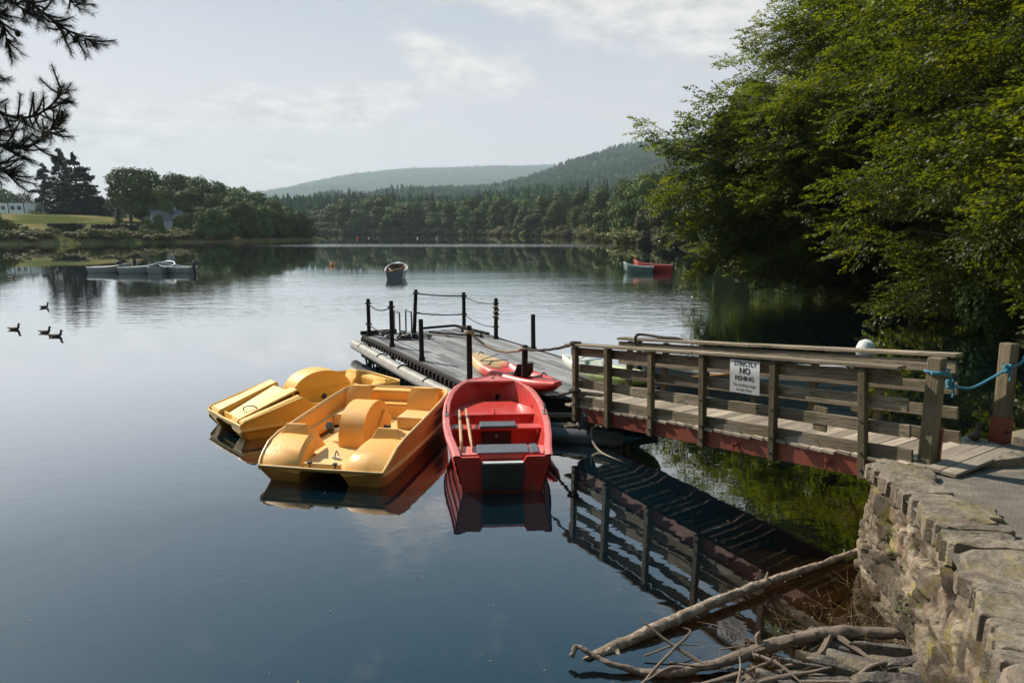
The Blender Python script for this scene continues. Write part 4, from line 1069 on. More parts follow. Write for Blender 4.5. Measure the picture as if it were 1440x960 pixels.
    # pedals, seats, stern locker
    for s in (-1, 1):
        b = MB(); x = s*.40; y = cov[0]; b.tube([(s*cov[1], y, .36), (x+s*.16, y, .36)], .013, 8); b.tube([(x, y, .36), (x, y-.09, .42), (x+s*.05, y-.09, .42)], .012, 6); cr = b.build('crank', M['steel'], t)
        b = MB(); b.box((x+s*.03, y-.09, .44), (.10, .09, .035), 0, R(50)); b.box((x+s*.03, y-.05, .36), (.085, .05, .10)); b.build('pedal', M['black'], cr, bevel=.006)
    for (x, wd) in seats:
        b = MB(); b.box((x, sy, .36+zs), (wd, .46, .05)); b.box((x, sy-.22, .28+zs), (wd, .03, .15)); b.build('seat', M['yellow_pale'] if A else my, t, bevel=.02)
        b = MB(); w0, w1 = wd/2*1.05, wd/2*.86; y = sy+.22
        secs_ = []
        for z, w_, dy in ((.33+zs, w0, 0), (.45, w0, .03), (.60+zs*1.5, w0*.98, .09), (.685+zs*1.7, w1, .125), (.71+zs*1.7, w1*.8, .135)):
            secs_.append([(x-w_, y+dy+.02, z), (x-w_*.5, y+dy-.0, z), (x+w_*.5, y+dy-.0, z), (x+w_, y+dy+.02, z), (x+w_, y+dy+.07, z), (x-w_, y+dy+.07, z)])
        b.loft(secs_, True, True, True, True); b.build('backrest', my, t, angle=50)
    b = MB(); zt = .60 if A else .50
    b.box((0, L-.17, zt), ((.8 if A else .7), .20, .03)); b.box((0, L-.27, zt-.09), (.8 if A else .7, .02, .16)); b.box((0, L-.36, zt-.17), (.82 if A else .72, .20, .025)); b.box((0, L-.47, .30), (.82 if A else .72, .02, .22))
    b.build('stern_locker', my, t, bevel=.01)
    if A:
        # lettering on the side is too worn to read: two short rows of small marks, violet over rusty red
        for row, (m_, z, y0, n_, h_) in enumerate(((M['violet'], .475, 1.90, 9, .045), (M['rustmark'], .335, 1.93, 7, .075))):
            b = MB(); rr = random.Random(4+row); y = y0
            for k in range(n_):
                w_ = rr.uniform(.035, .06)
                if not (row == 0 and k == 1): b.add([(.9155-.004*(row == 1), y, z-h_/2), (.9155-.004*(row == 1), y+w_*.8, z-h_/2), (.9155-.002*(row == 1), y+w_*.8, z+h_/2), (.9155-.002*(row == 1), y, z+h_/2)], [(0, 1, 2, 3)])
                y += w_*1.12
            b.build('worn_marks', m_, t)
    return t
M['violet'] = mat('violet_marks', (.10, .03, .14), .6); M['rustmark'] = mat('rusty_marks', (.22, .05, .03), .6)
pedal_boat(1, 'orange-yellow pedal boat with two bow hoods and two upright seats, next to the red boat', (-2.40, 8.56, .0), R(-10.5))
pedal_boat(2, 'lemon yellow pedal boat with pointed bow hoods and tall round wheel cover', (-4.56, 10.93, .0), R(-48))

# moored dinghies out on the lake
def dinghy(label, loc, rz, L, B, D, mo, mi, mr, group=None, motor=None, seats=3, mt=None):
    t = thing('rowing_boat', label, 'rowing boat', loc, rz, group)
    st = scale_st(RED_ST, L, B, D)
    st[-3:] = [(st[-3][0], st[-3][1]*.9, st[-3][2]*1.04, st[-3][3], st[-3][4], st[-3][5]), (st[-2][0], st[-2][1]*.75, st[-2][2]*1.08, st[-2][3], st[-2][4], st[-2][5]), (st[-1][0]*1.02, st[-1][1]*.5, st[-1][2]*1.10, .02, st[-1][4], st[-1][5])]
    hull_parts(t, st, mo, mi, mr, .06, .06*D, 3, transom=(.16, .06, .14), m_tr=mt)
    for k in range(seats):
        f = (.10, .40, .68)[k]; hb = np.interp(f*L, [s[0] for s in st], [s[1] for s in st])-.06
        b = MB(); b.box((0, f*L, .30*D), (hb*1.92, .24, .035)); b.build('bench', M['boatwood'], t, bevel=.005)
    if motor:
        b = MB(); b.lathe([(.10, 0), (.14, .04), (.145, .16), (.11, .26), (.03, .29)], (0, -.16, .52*D+.12), 12); mt_ = b.build('outboard_motor', motor, t)
        b = MB(); b.box((0, -.17, .25), (.09, .14, .62)); b.box((0, -.08, .50*D), (.16, .14, .14)); b.tube([(0, -.1, .62), (.03, .35, .70)], .022, 6); b.build('motor_leg', M['black'], mt_, bevel=.01)
    return t
at_ = lambda px, d: ((px-720)/1000*d*1.012, d)
dinghy('lone white rowing boat moored beyond the end of the landing stage, dark inside with oars', (*at_(557, 45.8), 0), R(5), 3.2, 1.45, 1.15, M['boatwhite'], M['boatwood'], M['boatwhite'], None, mt=M['boatgrey'])
for k, (dx, dz) in enumerate(((-.25, .0), (.2, .05))):
    p = Vector((at_(557, 46.6)[0]+dx, 46.4, .52)); t_ = thing('oar', ['oar lying to the left in the lone white rowing boat', 'oar lying to the right in the lone white rowing boat'][k], 'oar', p, R(15-30*k), 'oars in the white boat')
    b = MB(); b.tube([(0, -.9, .05), (0, .9, .12)], .03, 6); b.build('shaft', M['oak'], t_); b = MB(); b.box((0, -1.0, .05), (.14, .42, .02)); b.build('blade', M['oak'], t_)
G = 'rowing boats moored in a raft on the left of the lake'
dinghy('grey-white rowing boat at the left end of the moored raft', (-31.2, 52.9, 0), R(-87), 2.8, 1.3, .90, M['boatshade'], M['boatgrey'], M['boatwhite'], G)
dinghy('rowing boat with outboard motor in the middle of the moored raft', (-28.6, 52.2, 0), R(-80), 2.7, 1.35, .95, M['boatshade'], M['boatgrey'], M['boatwhite'], G, M['black'])
dinghy('rowing boat of the moored raft seen stern-on between the long ones', (-25.75, 51.4, 0), R(6), 2.9, 1.4, 1.0, M['boatshade'], M['boatgrey'], M['boatwhite'], G, mt=M['boatshade'])
dinghy('rowing boat with outboard motor at the right end of the moored raft', (-23.5, 52.5, 0), R(80), 2.7, 1.35, .92, M['boatshade'], M['boatgrey'], M['boatwhite'], G, M['black'])
dinghy('green and white rowing boat moored against the far red one', (10.5, 53.3, 0), R(78), 2.1, 1.15, .90, M['boatgreen'], M['boatgreen'], M['boatwhite'], 'two rowing boats moored near the right shore')
dinghy('far red rowing boat moored beside the small green one', (12.1, 54.3, 0), R(79), 2.75, 1.3, 1.05, M['red'], M['red'], M['red_rim'], 'two rowing boats moored near the right shore')
dinghy('grey motorboat moored behind the gangway with a pale outboard cowl and varnished seats', (6.55, 13.5, 0), R(82), 4.2, 1.6, .95, M['boatgrey'], M['greypad'], M['boatwhite'], None, None, 0)
mbt = COL.objects[[o.name for o in COL.objects if o.get('label', '').startswith('grey motorboat')][0]]
for y, w_ in ((.55, 1.35), (1.9, 1.5), (3.1, 1.3)):
    b = MB(); b.box((0, y, .34), (w_, .30, .04)); b.build('bench', M['salmon'], mbt, bevel=.006)
b = MB(); b.lathe([(.13, 0), (.17, .05), (.175, .16), (.15, .27), (.06, .33)], (0, -.22, .78), 14, (.18, -.25, 1)); cw = b.build('outboard_motor', M['boatwhite'], mbt)
b = MB(); b.box((0, -.22, .32), (.11, .16, .95)); b.box((0, -.10, .52), (.2, .16, .2)); b.tube([(0, -.1, .78), (.05, .45, .86)], .026, 8); b.build('motor_leg', M['black'], cw, bevel=.01)
t_ = thing('oar', 'orange-varnished oar lying along the grey motorboat behind the gangway', 'oar', (4.4, 13.1, .50), R(-77)); b = MB(); b.tube([(0, -1.1, 0), (0, 1.0, .06)], .026, 8); b.build('shaft', M['orange'], t_); b = MB(); b.box((0, -1.25, 0), (.15, .5, .02)); b.build('blade', M['orange'], t_, bevel=.004)

# buoys
def buoy(label, px, d, r, m, group=None):
    x, y = at_(px, d); t = thing('buoy', label, 'buoy', (x, y, 0), 0, group)
    b = MB(); b.lathe([(r*.1, -r*.9), (r*.75, -r*.55), (r, 0), (r*.85, r*.6), (r*.35, r*1.2), (r*.18, r*1.5)], (0, 0, r*.4), 12); b.build('float', m, t)
    b = MB(); b.tube([(r*.28*math.cos(a), 0, r*1.95+r*.28*math.sin(a)) for a in np.linspace(0, 6.283, 9)], r*.07, 5); b.build('ring', M['steel'], t)
buoy('small orange and yellow mooring buoy floating alone left of the white boat', 471, 62.5, .21, M['buoyorange'])
buoy('tiny red buoy far off near the far shore', 507, 240, .38, M['buoyred'])
buoy('left one of two tiny pale buoys near the far shore', 590, 240, .27, M['white'])
buoy('right one of two tiny pale buoys near the far shore', 617, 240, .34, M['pipe'])
buoy('faint white buoy just right of the far red one', 523, 250, .22, M['white'])

# ducks: the body is one surface, the bill a part
def duck_mesh():
    b = MB()
    S = [(-.26, .02, .10, .012), (-.20, .05, .085, .03), (-.10, .085, .055, .062), (.02, .10, .045, .075), (.12, .085, .055, .068), (.17, .05, .09, .05), (.175, .036, .14, .04), (.178, .034, .185, .036), (.19, .043, .215, .042), (.215, .040, .222, .038), (.235, .018, .215, .018)]
    secs = []
    for i, (x, ry, z, rz_) in enumerate(S):
        tilt = 0 if i < 5 else (1.2 if i < 8 else .2)
        secs.append([(x-math.sin(a)*rz_*math.sin(tilt), ry*math.cos(a), z+math.sin(a)*rz_*math.cos(tilt)+.0) for a in np.linspace(0, 2*PI, 12, endpoint=False)])
    b.loft(secs, True, True, True, True); return b
def duck(label, x, y, z, rz, group='ducks on the water at the left', stand=False):
    t = thing('duck', label, 'duck', (x, y, z), rz, group); t.scale = (.86, .86, .86) if not stand else (.6, .6, .6)
    b = duck_mesh(); b.v = [(p[0], p[1], p[2]-(.015 if not stand else -.07)) for p in b.v]; b.build('body', M['duck'], t, angle=80, sub=1)
    dz = .085 if stand else 0
    b = MB(); b.loft([[(.225+k*.03, s*(.016-.003*k), .198+dz-.003*k+h*.006) for s, h in ((-1, 0), (-.5, 1), (.5, 1), (1, 0), (.5, -1), (-.5, -1))] for k in range(3)], True, False, True, True); b.build('bill', M['bill'], t)
    b = MB(); b.blob((.196, 0, .208+dz), .043, 2, .02, 1, (1, .95, 1)); b.build('head_cap', M['duckhead'], t)
    if stand:
        for s in (-1, 1):
            b = MB(); b.tube([(.02, s*.035, .10), (.02, s*.035, .006)], .007, 6); b.add([(.0, s*.035-.008, .004), (.07, s*.035-.03, .004), (.075, s*.035+.03, .004), (.0, s*.035+.008, .004)], [(0, 1, 2, 3)]); b.build('leg', M['bill'], t)
    return t
duck('duck swimming on its own at the far left', -16.05, 22.7, 0, R(0))
duck('farther one of the two ducks swimming close together', -14.6, 22.0, 0, R(-4))
duck('nearer one of the two ducks swimming close together', -13.75, 21.2, 0, R(3))
duck('single duck farther out, seen end-on', -19.3, 29.2, 0, R(70))
duck('duck farthest out, leaving a pale wake by the left shore', -33.0, 47.0, 0, R(10))
duck('brown duck standing on the boards at the land end of the gangway', 4.80, 7.14, 1.01, R(38), None, True)
# ------------------------------------------------------------------ floating landing stage
# local frame of the stage: origin at its near left corner, +y along its length (away from the gangway), +x across to the right
DO = Vector((-.02, 10.79, 0)); DL = 8.15; DW = 2.80; DZ = .50
DANG = math.atan2(.458, .889)           # +y of the stage points to (-.458, .889)
dk = thing('landing_stage', 'grey plank landing stage floating out from the gangway on a pale pipe', 'landing stage', DO, DANG)
DM = Matrix.Translation(DO) @ Matrix.Rotation(DANG, 4, 'Z')
dw = lambda x, y, z: DM @ Vector((x, y, z))
rd = random.Random(21)
b = MB(); n = 19; pw = DW/n
for i in range(n):
    x = (i+.5)*pw; y00 = max(0, 1.02-.95*x); cuts = [y00]+sorted(rd.uniform(1.2, DL-.6) for _ in range(2))+[DL]
    for a, c in zip(cuts[:-1], cuts[1:]):
        zz = DZ-.016+rd.uniform(-.003, .003); b.beam((x, a+.003, zz), (x, c-.003, zz+rd.uniform(-.003, .003)), pw-.012, .032)
b.build('deck', M['dockdeck'], dk, bevel=.004)
b = MB()
for x, a in ((-.045, 1.06), (DW+.045, -.05)): b.beam((x, a, DZ-.07), (x, DL+.05, DZ-.07), .09, .15)
b.beam((0, DL+.045, DZ-.07), (DW, DL+.045, DZ-.07), .09, .15); b.beam((1.05, -.045, DZ-.09), (DW, -.045, DZ-.09), .09, .15); b.beam((-.03, 1.0, DZ-.09), (1.05, -.03, DZ-.09), .09, .15)
b.build('edge_beam', M['darkpost'], dk, bevel=.006)
b = MB()
y = 1.15
while y < DL:                          # little packing blocks under the deck edge
    b.box((-.115, y, DZ-.085), (.05, .07, .10)); y += .21
for z in (.02, -.14): b.beam((-.10, 1.1, z-.02), (-.10, DL, z-.02), .06, .06)
for y in np.arange(1.15, DL-.6, .62): b.beam((-.10, y, -.16), (-.10, y+.31, .30), .04, .04); b.beam((-.10, y+.31, .30), (-.10, y+.62, -.16), .04, .04)
b.build('underframe', M['darkpost'], dk)
b = MB(); path = [(-.25, y, .255+.01*math.sin(y)) for y in np.linspace(1.0, DL+.16, 10)]
b.tube(path, .125, 20); pp = b.build('float_pipe', M['pipe'], dk)
for y in (1.5, 2.9, 4.4, 5.9, 7.5):
    b = MB(); b.tube([(-.25+.135*math.cos(a), y+.10*math.sin(a*.5), .255+.135*math.sin(a)) for a in np.linspace(-2.2, 2.6, 16)], .016, 6); b.tube([(-.12, y, .36), (-.10, y, .46)], .016, 6); b.build('strap', M['black'], pp)
def post(x, y, top, bot=-.2, r=.053, lean=(0, 0), parent=None, name='post', m='darkpost'):
    b = MB(); p = smoothpath([(x, y, bot), (x+lean[0]*.5, y+lean[1]*.5, (bot+top)/2), (x+lean[0], y+lean[1], top)], 4)
    b.tube(p+[p[-1]+Vector((0, 0, .012))], [r*1.04-.006*i/8 for i in range(len(p))]+[r*.75], 10)
    b.tube([(x, y, DZ), (x, y, DZ+.07)], r*1.32, 10); 
    return b.build(name, M[m], parent or dk, angle=50)
PX = {'corner': (.06, DL-.10), 'l2': (.06, DL-2.0), 'l3': (.06, DL-4.0), 'l4': (.06, DL-6.45), 'l5': (.56, .60), 'endmid': (DW*.45, DL-.08), 'endright': (DW-.10, DL-.10), 'r2': (DW-.06, DL-2.0), 'r3': (DW-.04, DL-3.9), 'r4': (DW-.05, .35)}
TOPZ = {'corner': 1.44, 'l2': 1.56, 'l3': 1.36, 'l4': 1.52, 'l5': 1.30, 'endmid': 1.62, 'endright': 1.50, 'r2': 1.50, 'r3': 1.30, 'r4': 1.25}
for k, (x, y) in PX.items(): post(x, y, TOPZ[k], -.9 if k in ('corner', 'l2') else .1, lean=(.10, .03) if k == 'endmid' else (rd.uniform(-.02, .02), rd.uniform(-.02, .02)))
# low kerb rails at the outer end
b = MB(); b.box((.35, DL+.02, DZ+.07), (.95, .08, .10)); b.build('kerb_rail', M['darkpost'], dk, bevel=.006)
b = MB(); b.beam((DW*.52, DL-.05, DZ+.10), (DW*.85, DL-.2, DZ+.14), .07, .06); b.beam((DW*.85, DL-.2, DZ+.14), (DW-.12, DL-1.7, DZ+.09), .07, .06); b.beam((DW*.55, DL-.5, DZ+.05), (DW-.3, DL-1.75, DZ+.05), .05, .04)
for y in (.3, .9, 1.5): b.box((DW-.28, DL-y-.1, DZ+.045), (.05, .05, .09))
b.build('kerb_rail', M['darkpost'], dk)
for x, s in ((.80, -1), (1.12, 1)):      # ladder handrails
    b = MB(); b.tube(smoothpath([(x, DL-.35, DZ-.02), (x, DL-.35, DZ+.52), (x+.0, DL-.30, DZ+.58), (x, DL+.02, DZ+.58), (x, DL+.10, DZ+.5), (x, DL+.10, -.1)], 4), .021, 8); b.build('ladder_rail', M['darksteel'], dk)
# chain heap, pole
t = thing('chain_heap', 'heap of dark chain and rope on the outer left corner of the landing stage', 'chain heap', dw(.75, DL-.9, DZ)); b = MB(); rr = random.Random(2)
for k in range(22):
    b = MB(); c_ = Vector((rr.gauss(0, .26), rr.gauss(0, .12), .03+abs(rr.gauss(0, .03)))); m_ = Matrix.Rotation(rr.uniform(0, 6), 3, 'Z') @ Matrix.Rotation(rr.uniform(-.9, .9), 3, 'X')
    b.tube([c_+m_ @ Vector((math.cos(a)*.09, math.sin(a)*.05, 0)) for a in np.linspace(0, 6.283, 13)], .022, 6); b.build('chain_link', M['black'], t)
b = MB(); b.tube(smoothpath([(.3, .0, .05), (.45, -.2, .02), (.2, -.35, .02), (-.3, -.3, .02), (-.5, -.05, .03)], 5), .016, 6); b.build('rope_end', M['ropedark'], t)
t = thing('boat_pole', 'thin pale pole lying on the outer end of the landing stage', 'pole', dw(1.75, DL-1.1, DZ+.02)); b = MB(); b.tube([(-.5, .35, 0), (.0, .0, .0), (.55, -.38, .01)], .014, 8); b.build('shaft', M['pipe'], t); b = MB(); b.tube([(.55, -.38, .01), (.62, -.43, .01)], .02, 8); b.build('tip', M['steel'], t)

def rope(label, p0, p1, drop, r, m, wraps=(1, 1), group=None):
    pts = sag(p0, p1, drop, 16); o = pts[0]; t = thing('rope', label, 'rope', o, 0, group)
    b = MB(); b.tube([p-o+Vector((0, 0, .004*math.sin(i*2.1))) for i, p in enumerate(pts)], r, 7); b.build('strand', m, t)
    for e, k in ((pts[0], wraps[0]), (pts[-1], wraps[1])):
        if not k: continue
        b = MB()
        b.tube([Vector((math.cos(a)*.072, math.sin(a)*.072, .012*a/6.28-.012))+e-o for a in np.linspace(0, 12.5, 28)], r*.95, 6); b.build('wrap', m, t)
    return t
def tp(k, dz=0.): x, y = PX[k]; return dw(x+(.10 if k == 'endmid' else 0)*.9, y, TOPZ[k]-.08+dz)
GR = 'ropes slung between the landing stage posts'
rope('upper rope between the two outermost posts at the left corner of the stage', tp('corner', -.02), tp('l2', -.05), .13, .015, M['ropedark'], group=GR)
rope('lower rope between the two outermost posts at the left corner of the stage', tp('corner', -.55), tp('l2', -.60), .10, .015, M['ropedark'], group=GR)
rope('upper rope across the far end of the landing stage', tp('endmid', -.0), tp('endright', .0), .03, .017, M['ropedark'], group=GR)
rope('lower rope across the far end of the landing stage', tp('endmid', -.52), tp('endright', -.50), .035, .017, M['ropedark'], group=GR)
rope('upper thin rope from the far right corner post towards the shore', tp('endright', -.02), tp('r2', -.04), .07, .011, M['ropedark'], group=GR)
rope('lower thin rope from the far right corner post towards the shore', tp('endright', -.50), tp('r2', -.62), .09, .011, M['ropedark'], group=GR)
rope('thick pale rope sagging from the middle left post to the post by the red boat', tp('l4', -.02), tp('l5', .03), .17, .024, M['ropelight'], group=GR)
rope('short dark mooring rope from the red boat\'s bow to the post beside it', Vector((-.33, 11.55, .77)), tp('l5', -.55), .06, .014, M['ropedark'], (0, 1))
b = MB(); b.tube([Vector((math.cos(a)*.075, math.sin(a)*.075, .018*a)) for a in np.linspace(0, 18, 40)], .018, 6)
t = thing('rope_coil', 'pale rope wound round the far right post of the landing stage', 'rope coil', tp('r2', -.42)); b.build('coil', M['ropelight'], t)

# ------------------------------------------------------------------ gangway
# local frame: origin at the stage end of the near rail, +y along the gangway to the land, +x across away from the camera
GO = Vector((1.02, 10.44, 0)); GANG = -math.atan2(.573, -.819)      # +y points to (.573, -.819)
gw = thing('gangway', 'weathered timber gangway with plank rails on a red steel beam, joining stage to shore', 'gangway', GO, 0)
GM = Matrix(((.819, .573, 0), (.573, -.819, 0), (0, 0, 1)))          # columns: across, along, up
def gp(x, y, z): return GM @ Vector((x, y, z))
def gwp(x, y, z): return GO+gp(x, y, z)
def dz(y): return .60+.405*y/4.5            # deck height along the gangway
GWID = .94
class GB(MB):
    def beam(s, p0, p1, w, t, up=(0, 0, 1), **k): return MB.beam(s, gp(*p0), gp(*p1), w, t, GM @ Vector(up), **k)
rd = random.Random(4)
y = -.20; b = GB()
while y < 5.18:
    wdt = rd.uniform(.115, .135); g = .012+(.018 if rd.random() < .25 else 0)
    z = dz(min(y, 4.95))+rd.uniform(-.004, .004)-.016
    e = rd.uniform(-.03, .02)
    b.beam((-.10+e, y+wdt/2, z), (GWID+.10+rd.uniform(-.02, .02)+(.28 if y > 4.7 else 0), y+wdt/2+rd.uniform(-.01, .01), z), wdt, .034); y += wdt+g
b.build('deck', M['timber_deck'], gw, bevel=.004)
b = GB()
for x in (-.035, GWID+.035): b.beam((x, -.05, dz(-.05)-.135), (x, 4.95, dz(4.95)-.135), .07, .20)
b.build('steel_beam', M['redlead'], gw, bevel=.004)
b = GB()
for y, x in ((1.45, -.08), (2.9, -.08), (4.05, -.08)): b.beam((x, y, dz(y)-.14), (x-.06, y+.01, dz(y)-.15), .03, .03); b.beam((x-.05, y, dz(y)-.10), (x-.05, y+.005, dz(y)-.20), .018, .018)
b.build('bolt', M['redlead'], gw)
YP = [.02, .74, 1.56, 2.42, 3.40, 4.43]
for i, y in enumerate(YP):
    b = GB(); lean = (.0, -.02, -.01, -.03, -.03, -.075)[i]; zt = dz(y)+.90
    b.beam((-.095, y+.0, dz(y)-.24), (-.115, y+lean, zt), .075, .075 if i != 1 else .10, (1, 0, 0)); b.build('rail_post', M['timber_post'], gw, bevel=.006)
    b = GB()
    for z in (.82, .58, .34, .02, -.15): b.beam((-.132-.004*(z > .5), y+lean*(z+.2), dz(y)+z), (-.148, y+lean*(z+.2), dz(y)+z), .022, .022)
    b.build('bolt', M['black'], gw)
YQ = [-.02, .72, 1.50, 2.30, 3.15, 3.95, 4.5]
for i, y in enumerate(YQ):
    b = GB(); b.beam((GWID+.095, y, dz(y)-.20), (GWID+.105, y+rd.uniform(-.02, .02), dz(y)+.86), .075, .075, (1, 0, 0)); b.build('rail_post', M['timber_post'], gw, bevel=.006)
def rail(x, y0, y1, h0, h1, hgt_, th, segs=1):
    b = GB(); ys = np.linspace(y0, y1, segs+1); wp = lambda: rd.uniform(-.009, .009)
    for a, c in zip(ys[:-1], ys[1:]):
        za, zc = dz(a)+h0+(h1-h0)*(a-y0)/(y1-y0), dz(c)+h0+(h1-h0)*(c-y0)/(y1-y0)
        b.beam((x, a+.004, za+wp()), (x, c-.004, zc+wp()), th, hgt_, roll=wp()*2)
    return b
# near side: cap, three boards, kick board
rail(-.09, -.18, 4.72, .915, .905, .034, .155, 2).build('rail_cap', M['timber'], gw, bevel=.005)
for h, a, c in ((.80, -.16, 4.70), (.555, -.14, 4.78), (.31, -.10, 4.82), (.055, -.08, 4.86)):
    rail(-.035, a, c, h, h-.02, .125 if h > .1 else .15, .034, 1 if h > .7 else 2).build('rail_board', M['timber'], gw, bevel=.005)
# far side, running on to the land
rail(GWID+.075, -.22, 4.74, .905, .90, .036, .16, 2).build('rail_cap', M['timber'], gw, bevel=.005)
for h, a, c in ((.80, -.2, 4.74), (.565, -.2, 4.77), (.32, -.15, 4.80), (.07, -.1, 4.84)):
    rail(GWID+.035, a, c, h, h-.01, .125, .036, 1).build('rail_board', M['timber'], gw, bevel=.005)
b = GB(); b.beam((-.03, 3.9, dz(3.9)+.42), (-.03, 3.9, dz(3.9)+.16), .15, .03, (1, 0, 0)); b.beam((GWID+.0, 3.75, dz(3.75)+.42), (GWID+.0, 3.75, dz(3.75)+.2), .13, .03, (1, 0, 0)); b.build('repair_block', M['timber_post'], gw, bevel=.004)
for y0, w_ in ((2.75, .40), (3.72, .42)):
    b = GB(); b.prism([tuple(gp(-.055, y0+w_/2*math.cos(a), dz(y0+w_/2*math.cos(a))-.01+.085*math.sin(a))) for a in np.linspace(0, PI, 12)], gp(-.006, 0, 0)); b.build('wire_patch', M['steelmesh'], gw)
# land posts (set in the ground, each a thing)
t = thing('gate_post', 'thick square timber post at the land end of the gangway\'s near rail', 'post', (3.90, 6.43, .90)); b = MB(); b.beam((.0, .0, -.1), (.03, .03, 1.13), .125, .125, (1, .7, 0)); b.build('post', M['timber_post'], t, bevel=.01); b = MB(); b.beam((.10, .02, -.08), (.12, .03, .45), .05, .05, (1, .7, 0)); b.build('brace', M['redlead'], t, bevel=.005)
t = thing('mooring_post', 'square timber post on the bank with its foot painted red, right of the gangway', 'post', (4.985, 7.02, .92)); b = MB(); b.beam((.0, 0, .0), (.005, .02, 1.15), .125, .125, (1, .4, 0)); b.build('post', M['timber_post'], t, bevel=.01); b = MB(); b.beam((0, 0, -.1), (0, 0, .40), .142, .142, (1, .4, 0)); b.build('painted_foot', M['redlead'], t, bevel=.006); b = MB(); b.box((-.0, -.085, .26), (.02, .05, .02)); b.build('bolt', M['black'], t)
# blue rope with knots
A_ = Vector((3.92, 6.45, 1.88)); B_ = Vector((4.985, 7.03, 1.83)); t = thing('rope', 'blue rope closing the gangway between the square post and the red-footed post', 'rope', A_)
b = MB(); C1 = A_+Vector((.20, .09, -.12)); C0 = A_+Vector((.10, -.06, -.01))
b.tube([p-A_ for p in smoothpath([A_+Vector((-.09, -.08, .02)), C0, C1, C1.lerp(B_, .35)-Vector((0, 0, .10)), C1.lerp(B_, .7)-Vector((0, 0, .07)), B_+Vector((-.05, -.085, -.0)), B_+Vector((.09, -.06, .05)), B_+Vector((.16, .0, .10))], 6)], .013, 7); b.build('strand', M['ropeblue'], t)
for c, sd in ((C1, 1), (B_+Vector((-.06, -.09, .0)), 2)):
    b = MB(); rr = random.Random(sd)
    for k in range(3): b.tube([Vector((math.cos(a)*.035+rr.uniform(-.01, .01), math.sin(a*1.0+k)*.028, math.sin(a+k*2)*.035))+c-A_ for a in np.linspace(0, 6.28, 14)], .012, 6)
    b.tube([c-A_, c-A_+Vector((.03, -.02, -.06)), c-A_+Vector((.01, -.03, -.12))], .010, 6); b.build('knot', M['ropeblue'], t)
b = MB(); b.tube([Vector((.02, .02, .0))+Vector((math.cos(a)*.10, math.sin(a)*.10, .006*a)) for a in np.linspace(0, 7.5, 20)], .010, 6); b.build('wrap', M['ropeblue'], t)
# ropes tying gangway and stage together
top0 = gwp(-.10, 0, dz(0)+.93)
rope('thick dark rope from the post by the red boat up to the gangway rail', tp('l5', .02), top0, .05, .022, M['ropedark'], group=GR)
rope('dark rope hanging low from the post by the red boat to the gangway foot', tp('l5', -.62), gwp(-.12, .02, dz(0)+.22), .10, .022, M['ropedark'], group=GR)
rope('thin pale rope from the landing stage post down to the far gangway rail', tp('r4', .0), gwp(GWID+.08, .15, dz(0)+.92), .12, .012, M['ropelight'], group=GR)
b = MB(); t = thing('rope', 'black strap looped round the stage end of the far rail cap', 'rope', gwp(GWID+.08, .25, dz(.25)+.93)); b.tube([p for p in smoothpath([(-.1, .02, -.1), (-.09, .0, .02), (0, 0, .045), (.25, -.33, .05), (.42, -.56, .07), (.5, -.66, .03)], 5)], .022, 7); b.build('strand', M['ropedark'], t)
# sign
M['inkgrey'] = mat('grey_lettering', (.10, .10, .11), .5)
SG = gwp(-.148, 3.02, dz(3.02)+.675)
sgn_ = thing('sign', 'white sign reading STRICTLY NO FISHING fixed to the gangway rail', 'sign', SG, math.atan2(-.819, .573)); slope = -math.atan(.405/4.5)*-1
def on_sign(o): o.rotation_euler = (R(90), -slope*0, 0); return o
b = MB(); b.prism([(-.20, 0, -.19), (.20, 0, -.19), (.20, 0, .19), (-.20, 0, .19)], (0, .006, 0)); bo = b.build('board', M['signwhite'], sgn_, bevel=.002); bo.rotation_euler = (0, -math.atan(.405/4.5)*.6, 0)
for body, size, z, off in (('STRICTLY', .074, .148, .0008), ('NO', .098, .068, .0022), ('FISHING', .074, -.018, .0008), ('On landing stage', .048, -.092, -.0006), ('at any time', .048, -.145, -.0006)):
    text(body, size, M['ink'] if size > .05 else M['inkgrey'], sgn_, (0, -.0022, z), (R(90), -math.atan(.405/4.5)*.6, 0), 'lettering', off, .0008, sx=.95)

